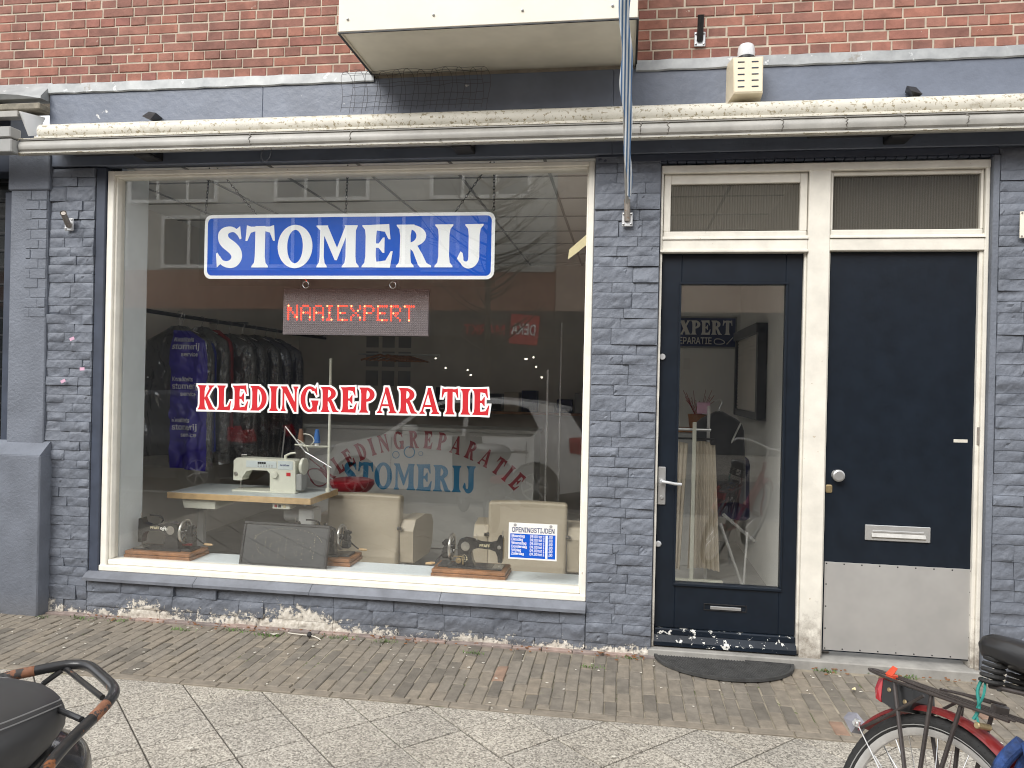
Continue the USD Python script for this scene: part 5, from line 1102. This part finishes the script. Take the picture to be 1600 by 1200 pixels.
obj('saddle_rails', cat_([tube([(.105, s * .05, .845), (.20, s * .03, .86), (.31, 0, .92)], .006, 8) for s in (-1, 1)] + [tube([(.105, -.05, .845), (.105, .05, .845)], .007, 8)]), 'bike_frame', sa)
obj('green_strap', cat_([tube(spline([(.09, -.06, .86), (.085, -.065, .82), (.095, -.06, .78), (.09, -.065, .745)], 14), .0045, 6), tube(spline([(.095, -.06, .86), (.105, -.068, .81), (.09, -.06, .77), (.11, -.064, .735)], 14), .0035, 6)]), 'strap_green', sa)
fr_ = obj('frame', cat_([tube([(.20, 0, .86), (.42, 0, .30)], .016, 12), tube([(.42, 0, .30), (.88, 0, .78)], .018, 12), tube(spline([(.30, 0, .56), (.55, 0, .50), (.86, 0, .82)], 16), .016, 12), tube([(.86, 0, .92), (.92, 0, .70)], .019, 12)] +
    [tube([(.42, s * .03, .30), (0, s * .06, .35)], .010, 10) for s in (-1, 1)] + [tube([(.235, s * .018, .76), (0, s * .06, .35)], .008, 10) for s in (-1, 1)] + [tube(spline([(.915, s * .02, .70), (.94, s * .05, .62), (.98, s * .05, .48), (1.08, s * .05, .35)], 16), .011, 10) for s in (-1, 1)]), 'bike_red', bk)
obj('seat_post', tube([(.235, 0, .76), (.165, 0, .945)], .0135, 12), 'alu', fr_)
obj('crank_set', cat_([lathe([(0, -.004), (.09, -.003), (.09, .003), (0, .004)], 32, (.42, -.055, .30), 'y'), tube([(.42, -.07, .30), (.52, -.075, .17)], .010, 8), tube([(.42, .07, .30), (.32, .075, .43)], .010, 8), box(.48, .57, -.17, -.08, .155, .18, .004), box(.27, .36, .08, .17, .42, .445, .004)]), 'steel_grey', bk)
obj('handlebar', cat_([tube([(.865, 0, .92), (.85, 0, 1.06)], .012, 10), tube(spline([(.62, -.29, 1.06), (.80, -.27, 1.08), (.88, -.12, 1.07), (.87, 0, 1.06), (.88, .12, 1.07), (.80, .27, 1.08), (.62, .29, 1.06)], 40), .011, 10)]), 'alu', bk)
obj('lock_sleeve', cat_([tube(spline([(.225, -.06, .745), (.195, -.07, .68), (.20, -.07, .59), (.24, -.05, .53), (.28, -.06, .60), (.28, -.07, .69), (.245, -.065, .75)], 50), .018, 12), tube(spline([(.24, -.05, .745), (.215, -.03, .66), (.23, -.05, .57), (.30, -.03, .53), (.31, -.05, .66)], 40), .017, 12)]), 'lock_blue', bk)
obj('kick_stand', tube([(.10, .05, .33), (.02, .20, .0 - .0)], .008, 8), 'alu', bk)

# ------------------------------------------------------------------ scooter at the lower left
UX, VX = np.array([.42, .9075]), np.array([.9075, -.42]); O2 = np.array([-1.56, -3.07])
sc = thing('scooter', 'black scooter with a rusty tube rack behind its seat, at the lower left', 'scooter', mat4=Gf.Matrix4d(UX[0], UX[1], 0, 0, -VX[0], -VX[1], 0, 0, 0, 0, 1, 0, O2[0], O2[1], 0, 1))
# local: x = towards the rear, y = to the left (minus v), z up
def sl(p, z): d = np.array(p) - O2; return (d @ UX, -(d @ VX), z)
rp = [(-1.695, -3.085), (-1.66, -3.036), (-1.636, -3.012), (-1.604, -2.992), (-1.554, -2.955), (-1.518, -2.944), (-1.453, -2.974), (-1.374, -3.033), (-1.335, -3.07), (-1.314, -3.111), (-1.304, -3.167), (-1.296, -3.23), (-1.278, -3.316), (-1.253, -3.399), (-1.235, -3.49)]
rz_ = np.interp(np.arange(15), [0, 4, 9, 14], [.885, .9, .9, .86])
ra = obj('rear_rack', tube(spline([sl(p, z) for p, z in zip(rp, rz_)], 80), .0122, 14), 'rack_black', sc, smooth=True)
rsp = spline([sl(p, z) for p, z in zip(rp, rz_)], 400); dd = [np.argmin(np.linalg.norm(rsp - np.array(sl(p, z)), axis=1)) for p, z in zip(rp, rz_)]
for a_, b_ in ((dd[1] + 4, dd[3] + 2), (dd[9] + 10, dd[10] + 12)): obj('rust_patch', tube(rsp[a_:b_:4], .01245, 14), 'rust', ra, smooth=True)
obj('cross_tube', tube([sl((-1.554, -2.955), .893), sl((-1.347, -3.093), .893)], .0065, 8), 'rack_black', ra)
obj('hook', tube([sl((-1.556, -2.962), .89), sl((-1.585, -2.985), .865), sl((-1.59, -2.990), .855)], .007, 8), 'rack_black', ra)
obj('rack_brace', tube(spline([sl((-1.660, -3.030), .895), sl((-1.61, -3.05), .885), sl((-1.555, -3.09), .86), sl((-1.53, -3.11), .83)], 14), .0065, 8), 'rack_black', ra)
obj('rack_brace', tube(spline([sl((-1.49, -3.145), .84), sl((-1.455, -3.135), .872), sl((-1.40, -3.155), .885), sl((-1.315, -3.20), .893)], 14), .0065, 8), 'rack_black', ra)
def bodyloft(secs, n=28, p=2.6):
    """secs: (x, y-centre, half width, z-low, z-high)"""
    V = []; Fc = []; th = np.linspace(0, 2 * np.pi, n, endpoint=False)
    for (x, yc, hw, z0, z1) in secs:
        ca, sa = np.cos(th), np.sin(th)
        V.append(np.stack([np.full(n, x), yc + hw * np.sign(ca) * np.abs(ca) ** (2 / p), (z0 + z1) / 2 + (z1 - z0) / 2 * np.sign(sa) * np.abs(sa) ** (2 / p)], -1))
    k = len(secs); V = np.vstack(V + [np.mean(V[0], 0)[None], np.mean(V[-1], 0)[None]])
    for i in range(k - 1):
        for j in range(n): a, b = i * n + j, i * n + (j + 1) % n; Fc += [[a, b, b + n], [a, b + n, a + n]]
    for j in range(n): l = (j + 1) % n; Fc += [[k * n, l, j], [k * n + 1, (k - 1) * n + j, (k - 1) * n + l]]
    return trimesh.Trimesh(V, Fc, process=False)
YC = -.062
seat = obj('seat', bodyloft([(.020, YC, .05, .845, .885), (.012, YC, .095, .81, .905), (-.03, YC, .135, .79, .925), (-.09, YC, .175, .77, .940), (-.18, YC, .205, .76, .952), (-.30, YC, .22, .75, .955), (-.45, YC, .21, .74, .945), (-.60, YC, .17, .73, .92), (-.72, YC, .12, .72, .88), (-.76, YC, .06, .74, .84)], 36, 2.5), 'scooter_seat', sc, smooth=True)
seam = [(.019, 0.0, .890), (.012, .07, .893), (-.02, .112, .906), (-.07, .146, .917), (-.14, .176, .925), (-.25, .196, .930), (-.4, .19, .925)]
seamR = spline([(x, YC - y, z) for x, y, z in seam], 40); seamL = spline([(x, YC + y, z) for x, y, z in seam], 40)
for off in (0, .012): obj('seam', cat_([tube(q + np.array([0, 0, -off]) + np.array([.004 if off else 0, 0, 0]), .0016, 5) for q in (seamR, seamL)]), 'stitch', seat)
tail = obj('tail_body', bodyloft([(.125, YC + .07, .03, .66, .70), (.11, YC + .06, .085, .60, .745), (.06, YC + .04, .125, .55, .775), (-.03, YC + .02, .155, .50, .80), (-.2, YC, .18, .42, .79), (-.45, YC, .19, .34, .77), (-.7, YC, .16, .28, .72), (-.8, YC, .12, .26, .60)], 32, 2.8), 'scooter_black', sc, smooth=True)
obj('side_fairing', bodyloft([(.04, YC - .08, .05, .50, .66), (-.04, YC - .13, .07, .44, .74), (-.25, YC - .16, .075, .38, .77), (-.5, YC - .15, .07, .32, .74), (-.7, YC - .12, .05, .30, .60)], 24, 2.6), 'scooter_black', sc, smooth=True)
obj('tail_light', bodyloft([(.135, YC + .02, .03, .60, .64), (.125, YC + .02, .08, .575, .66), (.08, YC + .02, .10, .56, .68)], 20), 'lens_red', tail, smooth=True)
obj('exhaust', cat_([tube([(.20, YC - .155, .36), (-.35, YC - .16, .33)], .055, 20), tube([(.215, YC - .155, .362), (.20, YC - .155, .36)], [.04, .056], 20)]), 'steel_grey', sc)
rw = obj('rear_wheel', tube([(-.18 + .175 * math.cos(q), YC, .225 + .175 * math.sin(q)) for q in np.linspace(0, 2 * np.pi, 40, endpoint=False)], .05, 14, closed=True), 'rubber', sc, smooth=True)
obj('wheel_disc', cyl(.135, .07, (-.18, YC, .225), 'y', 28, .01), 'steel_grey', rw)
obj('rear_mudguard', bodyloft([(.11, YC, .07, .40, .50), (.05, YC, .075, .43, .55), (-.1, YC, .08, .46, .58), (-.3, YC, .08, .46, .56)], 20), 'black_plastic', sc, smooth=True)
obj('floor_board', rbox(-1.28, -.72, YC - .17, YC + .17, .24, .32, .03), 'black_plastic', sc)
obj('front_shield', hull([(-1.26, YC - .2, .30), (-1.26, YC + .2, .30), (-1.42, YC - .19, .95), (-1.42, YC + .19, .95), (-1.34, YC, .30), (-1.50, YC, .95), (-1.38, YC - .1, .30), (-1.38, YC + .1, .30)]), 'scooter_black', sc)
fw_ = obj('front_wheel', tube([(-1.55 + .175 * math.cos(q), YC, .225 + .175 * math.sin(q)) for q in np.linspace(0, 2 * np.pi, 40, endpoint=False)], .05, 14, closed=True), 'rubber', sc, smooth=True)
obj('wheel_disc', cyl(.135, .06, (-1.55, YC, .225), 'y', 28, .01), 'steel_grey', fw_)
obj('front_mudguard', bodyloft([(-1.32, YC, .06, .40, .46), (-1.45, YC, .075, .42, .52), (-1.62, YC, .075, .40, .50), (-1.74, YC, .05, .33, .40)], 20), 'scooter_black', sc, smooth=True)
hb = obj('handlebar', cat_([tube([(-1.40, YC, .92), (-1.36, YC, 1.05)], .03, 12), tube(spline([(-1.30, YC - .34, 1.06), (-1.36, YC - .15, 1.07), (-1.37, YC, 1.06), (-1.36, YC + .15, 1.07), (-1.30, YC + .34, 1.06)], 30), .014, 10)]), 'black_plastic', sc)
for s in (-1, 1):
    obj('mirror', cat_([tube([(-1.35, YC + s * .25, 1.07), (-1.38, YC + s * .29, 1.22)], .005, 8), rbox(-1.40, -1.37, YC + s * .30 - .06, YC + s * .30 + .06, 1.21, 1.29, .012)]), 'black_plastic', hb)

# ------------------------------------------------------------------ small things on the pavement
mt = thing('door_mat', 'worn black half round rubber mat in front of the shop door', 'mat')
MX, MY = .415, -.045
mp = affinity.rotate(affinity.scale(Point(0, 0).buffer(1, quad_segs=24), .40, .315).intersection(sbox(-1, -1, 1, 0)), -2.5, origin=(0, 0))
def mat_poly(k): return affinity.translate(affinity.scale(mp, k, k, origin=(0, -.1)), MX, MY)
obj('base', prism(mat_poly(1.0), .009, .018, 'z'), 'rubber_mat', mt)
obj('rim', prism(mat_poly(1.0).difference(mat_poly(.955)), .0185, .026, 'z'), 'rubber_mat', mt)
inn_ = mat_poly(.955); hx = []
for i in range(-26, 27):
    for j in range(-26, 2):
        c = Point(MX + i * .0165 + (.00825 if j % 2 else 0), MY + j * .0143)
        if inn_.contains(c): hx.append(tube([(c.x + .0082 * math.cos(q), c.y + .0082 * math.sin(q), .020) for q in np.arange(6) * math.pi / 3 + math.pi / 6], .0017, 4, closed=True))
obj('honeycomb', hx, 'rubber_mat', mt, kind='stuff')
def blade_tuft(cx, cy, n, spread, h):
    V = []; Fc = []
    for i in range(n):
        x, y = cx + RNG.normal(0, spread), cy + RNG.normal(0, spread * .35); a = RNG.uniform(0, 6.28); l = h * RNG.uniform(.4, 1.1); w = RNG.uniform(.0015, .003); d = np.array([math.cos(a), math.sin(a)]) * l * RNG.uniform(.4, 1.1)
        k = len(V); px, py = -math.sin(a) * w, math.cos(a) * w
        V += [(x - px, y - py, .002), (x + px, y + py, .002), (x + d[0] * .5 + px * .7, y + d[1] * .5 + py * .7, l * .7), (x + d[0] * .5 - px * .7, y + d[1] * .5 - py * .7, l * .7), (x + d[0], y + d[1], l * .75)]
        Fc += [[k, k + 1, k + 2], [k, k + 2, k + 3], [k + 3, k + 2, k + 4]]
    return trimesh.Trimesh(V, Fc, process=False)
gs = [blade_tuft(x, y, n, s, .022) for x, y, n, s in [(-3.98, -.16, 30, .03), (-3.72, -.12, 50, .05), (-3.45, -.11, 40, .04), (-2.95, -.20, 50, .04), (-2.62, -.14, 60, .05), (-2.38, -.18, 90, .05), (-1.95, -.13, 70, .06), (-1.62, -.14, 60, .04), (-1.05, -.22, 40, .03), (-.35, -.30, 40, .03), (.98, -.09, 70, .03), (1.40, -.08, 110, .055), (-.12, -.11, 30, .03)]]
obj('grass', gs, 'grass', kind='stuff', label='small green weeds and grass growing along the foot of the wall', cat='weeds')
# dry crumbs, petals and chewing gum marks nobody could count
lit_ = []
for i in range(170):
    x, y = RNG.uniform(-4.6, 2.0), -.07 - abs(RNG.normal(0, .38)) if i % 3 else RNG.uniform(-2.0, -.1)
    if y < -2.1: continue
    r_ = RNG.uniform(.003, .011); a = RNG.uniform(0, 6.28, 7); q = np.sort(a); lit_.append(prism(Polygon([(x + r_ * RNG.uniform(.5, 1.2) * math.cos(t), y + r_ * RNG.uniform(.4, .9) * math.sin(t)) for t in q]).convex_hull, .0065, .0085, 'z'))
obj('litter_flecks', lit_, 'litter_white', kind='stuff', label='pale petals and flecks of litter scattered over the pavement', cat='litter')
cr_ = []
for i in range(160):
    x = RNG.uniform(-4.0, 1.8); y = -.06 - abs(RNG.normal(0, .05)); r_ = RNG.uniform(.003, .012)
    if 0 < x < .9: continue
    cr_.append(prism(Polygon([(x + r_ * RNG.uniform(.5, 1.4) * math.cos(t), y + r_ * .6 * math.sin(t)) for t in np.sort(RNG.uniform(0, 6.28, 6))]).convex_hull, .012, .0165, 'z'))
obj('leaf_crumbs', cr_, 'litter_brown', kind='stuff', label='brown leaf crumbs along the foot of the wall', cat='litter')
def leafy(name, label, cat, x, y, l, w, rz, m, z=.012, curl=.012):
    V = []; n = 7
    for i in range(n):
        u = i / (n - 1); ww = w * math.sin(math.pi * min(max(u, .04), .96)) ** .7
        V += [(l * (u - .5), -ww / 2, z + curl * abs(u - .5) * 1.6), (l * (u - .5), ww / 2, z + curl * abs(u - .5))]
    Fc = []
    for i in range(n - 1): a = 2 * i; Fc += [[a, a + 2, a + 3], [a, a + 3, a + 1]]
    m_ = trimesh.Trimesh(V, Fc, process=False); m2 = m_.copy(); m2.apply_translation([0, 0, .0015]); m_.invert()
    obj(name, xf(cat_([m_, m2]), (x, y, 0), rz=rz), m, label=label, cat=cat)
leafy('white_petal', 'white petal lying by the wall under the window beside a dark bud', 'petal', -2.335, -.175, .055, .03, 20, 'litter_white')
leafy('white_petal', 'white petal on the gravel tiles near the scooter', 'petal', -2.02, -1.62, .045, .022, 15, 'litter_white')
leafy('brown_leaf', 'brown leaf at the foot of the wall near the plain door pillar', 'leaf', -.30, -.10, .05, .03, -10, 'litter_brown', .02)
leafy('brown_leaf', 'curled brown leaf at the foot of the wall below the right part of the window', 'leaf', -1.48, -.12, .05, .025, 10, 'litter_brown', .02)
leafy('brown_leaf', 'dry leaf on the clinkers in front of the plain dark door', 'leaf', 1.06, -.36, .04, .02, 60, 'tape_cream', .014)
leafy('red_petal', 'small red petal beside the white petal under the window', 'petal', -2.40, -.17, .025, .015, -10, 'pink_paper')
tg = thing('twig_with_bud', 'bent twig with a dark bud lying under the window', 'twig', (-2.1, -.17, .012))
obj('stalk', tube(spline([(-.16, .03, .004), (-.05, .0, .01), (.0, -.01, .012), (.06, -.03, .008), (.09, -.05, .004)], 20), .003, 6), 'litter_white', tg)
obj('bud', lathe([(0, -.02), (.012, -.012), (.016, 0), (.010, .016), (0, .02)], 12, (.0, -.01, .016)), 'black_plastic', tg)
for x, z, rz, lb in ((-3.865, 1.855, 25, 'topmost of three pink paper scraps on the painted stones left of the window'), (-3.785, 1.655, 5, 'pink paper scrap nearest the window frame on the painted stones'), (-3.925, 1.57, 30, 'lowest pink paper scrap on the painted stones left of the window')):
    obj('paper_scrap', xf(box(-.016, .016, -.0012, .0012, -.010, .010), (x, -.074, z), ry=-rz, rz=6), 'pink_paper', label=lb, cat='paper scrap')

# ------------------------------------------------------------------ the other side of the street (seen mirrored in the glass)
def far_house(name, label, x0, x1, m, top, wins, fascia=3.42):
    t = thing(name, label, 'building')
    obj('wall', box(x0, x1, -24, -14.0, fascia, 4.45 if m == 'far_brick' else top), m, t)
    if m == 'far_brick': obj('upper_wall', box(x0, x1, -24, -14.004, 4.45, top), 'far_grey', t)
    obj('shop_front', box(x0, x1, -24, -14.03, 0, fascia), 'far_dark', t)
    obj('fascia', box(x0, x1, -14.03, -13.95, 2.75, fascia), 'far_dark', t)
    obj('cornice', box(x0, x1, -14.3, -13.8, top, top + .25), 'far_white', t)
    for (wx0, wx1, z0, z1, nm) in wins:
        w = obj('window', cat_([box(wx0, wx1, -14.0, -13.93, z0, z0 + .09), box(wx0, wx1, -14.0, -13.93, z1 - .09, z1), box(wx0, wx0 + .09, -14.0, -13.93, z0 + .09, z1 - .09), box(wx1 - .09, wx1, -14.0, -13.93, z0 + .09, z1 - .09)] + [box(wx0 + (wx1 - wx0) * k / nm - .04, wx0 + (wx1 - wx0) * k / nm + .04, -14.0, -13.94, z0 + .09, z1 - .09) for k in range(1, nm)]), 'far_white', t)
        obj('pane', box(wx0 + .05, wx1 - .05, -13.99, -13.975, z0 + .05, z1 - .05), 'far_pane', w)
    return t
wn = []
for i in range(9):
    xx = -22.6 + i * 2.5
    if xx < -14: wn.append((xx, xx + 1.5, 4.55, 5.85, 2))
wn += [(-12.6, -11.0, 4.5, 5.9, 2), (-9.6, -7.4, 4.5, 5.9, 3), (-6.6, -4.4, 4.5, 5.9, 3)]
for i in range(5): wn += [(-22.0 + i * 4.2, -19.4 + i * 4.2, 6.25, 7.4, 3)]
fa = far_house('far_brick_building', 'red brown brick building with white windows over dark shops across the street', -30, -1.95, 'far_brick', 7.75, wn)
obj('window_band', box(-5.4, -2.0, -14.0, -13.96, 4.4, 6.0), 'far_grey', fa)
fbld = far_house('far_pale_building', 'pinkish building across the street to the right', -1.94, 24, 'far_pink', 7.4, [(8 + i * 3, 9.6 + i * 3, 4.6, 6.2, 2) for i in range(5)])
far_house('far_grey_building', 'grey building further along the street', -60, -30.01, 'far_grey', 7.6, [(-58 + i * 3, -56.4 + i * 3, 4.6, 6.2, 2) for i in range(9)])
sg = thing('market_sign', 'red square sign lettered DEKA with red MARKT beside it across the street', 'sign', (-2.35, -13.9, 2.55), 180)
obj('red_panel', xf(box(0, .72, -.06, 0, 0, .74, .01), ry=-4), 'vinyl_red', sg)
obj('white_letters', xf(text_xz('DEKA', .26, .06, -.062, .25, True, .01, width=.60), ry=-4), 'sign_white', sg)
obj('red_letters', text_xz('MARKT', .24, .80, -.0, .27, True, .02, width=1.05), 'vinyl_red', sg)
lts = thing('shop_lights', 'row of small lit lamps inside the dark shop across the street', 'lamps')
for i in range(9): obj('bulb', trimesh.creation.icosphere(1, .026).apply_translation([-5.0 + RNG.uniform(0, 2.9), -13.9, 1.75 + RNG.uniform(0, .55)]), 'lamp_glow', lts)
tree = thing('bare_street_tree', 'thin bare tree on the far side of the street', 'tree', (-3.4, -12.6, 0))
obj('trunk', tube(spline([(0, 0, 0), (.03, 0, 2), (0, .02, 4), (.05, 0, 6.5)], 20), np.linspace(.11, .03, 20), 10), 'bark', tree)
brs = []
for i in range(46):
    z0 = RNG.uniform(2.2, 6.2); a = RNG.uniform(0, 6.28); l = RNG.uniform(.7, 1.9); e = np.array([math.cos(a) * l, math.sin(a) * l, z0 + l * RNG.uniform(.3, .9)])
    mid = np.array([e[0] * .5, e[1] * .5, z0 + (e[2] - z0) * .35]); brs.append(tube(spline([(0.02, 0, z0), mid, e], 8), np.linspace(.028, .006, 8), 5))
    for j in range(4):
        s = mid + (e - mid) * RNG.uniform(.0, .9); a2 = a + RNG.normal(0, .8); brs.append(tube([s, s + np.array([math.cos(a2), math.sin(a2), RNG.uniform(.2, .9)]) * RNG.uniform(.2, .6)], .006, 4))
obj('crown', brs, 'bark', tree)
def car(label, x, y, paint, flip=False):
    t = thing('parked_car', label, 'car', (x, y, -.09), 180 if flip else 0)
    side = Polygon([(0, .30), (.02, .48), (.10, .66), (.45, .80), (1.05, .92), (1.62, 1.34), (1.95, 1.46), (2.6, 1.49), (3.25, 1.44), (3.62, 1.36), (3.70, 1.30), (3.92, .98), (3.98, .80), (3.98, .42), (3.92, .28), (3.5, .2), (.4, .2)]).buffer(-.04).buffer(.08).buffer(-.04)
    cs = Polygon([(-.84, .2), (-.865, .45), (-.86, .75), (-.83, .93), (-.64, 1.42), (-.56, 1.50), (.56, 1.50), (.64, 1.42), (.83, .93), (.86, .75), (.865, .45), (.84, .2)])
    def man(m): return manifold3d.Manifold(manifold3d.Mesh(vert_properties=np.asarray(m.vertices, np.float32), tri_verts=np.asarray(m.faces, np.uint32)))
    S = man(prism(side, -1.0, 1.0, 'y')); C = man(prism(cs, -.2, 4.2, 'x'))
    body = S ^ C
    for wx in (.72, 3.25): body = body - man(cyl(.345, 2.4, (wx, 0, .30), 'y', 36))
    obj('body', body, paint, t, smooth=28)
    skin = man(prism(cs.buffer(.005), -.2, 4.2, 'x')) - C
    gw = unary_union([Polygon([(1.20, .96), (1.68, 1.32), (1.98, 1.41), (2.22, 1.42), (2.22, .97)]), Polygon([(2.29, .97), (2.29, 1.42), (2.9, 1.41), (3.12, 1.36), (3.28, 1.10), (3.18, .98)])]).buffer(-.03).buffer(.03)
    for g in gw.geoms: obj('side_glass', man(prism(g, -1.0, 1.0, 'y')) ^ skin, 'car_glass', t)
    ring_ = side.buffer(.006).difference(side)
    for nm, bx_ in (('windscreen', sbox(1.08, .98, 1.70, 1.40)), ('rear_window', sbox(3.66, 1.0, 3.95, 1.33))):
        obj(nm, man(prism(ring_.intersection(bx_), -.60, .60, 'y')), 'car_glass', t)
    for s in (-1, 1):
        obj('tail_light', man(prism(Polygon([(3.72, .78), (3.70, .98), (3.90, 1.0), (4.0, .82), (4.0, .76)]), -1.0 if s < 0 else .5, -.5 if s < 0 else 1.0, 'y')) ^ (man(prism(cs.buffer(.008), -.2, 4.2, 'x')) ^ man(prism(side.buffer(.008), -1, 1, 'y'))), 'lens_red', t)
        obj('headlight', man(prism(Polygon([(.02, .60), (.12, .72), (.42, .80), (.34, .66)]), -1.0 if s < 0 else .5, -.5 if s < 0 else 1.0, 'y')) ^ (man(prism(cs.buffer(.008), -.2, 4.2, 'x')) ^ man(prism(side.buffer(.008), -1, 1, 'y'))), 'chrome', t)
        obj('wing_mirror', rbox(1.42, 1.60, min(s * .84, s * 1.02), max(s * .84, s * 1.02), .96, 1.10, .03), paint, t, smooth=40)
        for zz, xx in ((.80, 2.12), (.80, 3.02)): obj('door_handle', box(xx - .10, xx + .06, min(s * .855, s * .885), max(s * .855, s * .885), zz, zz + .03, .006), paint, t)
        obj('door_gap', cat_([box(xx, xx + .008, min(s * .84, s * .866), max(s * .84, s * .866), .32, .92) for xx in (1.22, 2.25, 3.12)]), 'black_gap', t)
        for wx in (.72, 3.25):
            w = obj('wheel', lathe([(.19, -.10), (.29, -.10), (.31, -.07), (.31, .07), (.29, .10), (.19, .10), (.19, -.10)], 40, (wx, s * .76, .30), 'y'), 'rubber', t, smooth=40)
            obj('rim', cat_([lathe([(.175, -.02), (.195, -.02), (.195, .02), (.175, .02), (.175, -.02)], 32, (wx, s * .82, .30), 'y'), cyl(.05, .04, (wx, s * .82, .30), 'y', 16)] + [tube([(wx, s * .825, .30), (wx + .18 * math.cos(q), s * .825, .30 + .18 * math.sin(q))], .016, 6) for q in np.arange(7) * .8976]), 'rim_alu', w)
    obj('aerial', tube([(3.3, 0, 1.44), (3.42, 0, 1.56)], .005, 5), 'black_plastic', t)
car('white hatchback parked at the kerb behind the camera, mirrored in the window', -4.62, -6.30, 'car_white')
car('dark hatchback parked ahead of the white one, mirrored in the window', -9.6, -6.35, 'car_dark')
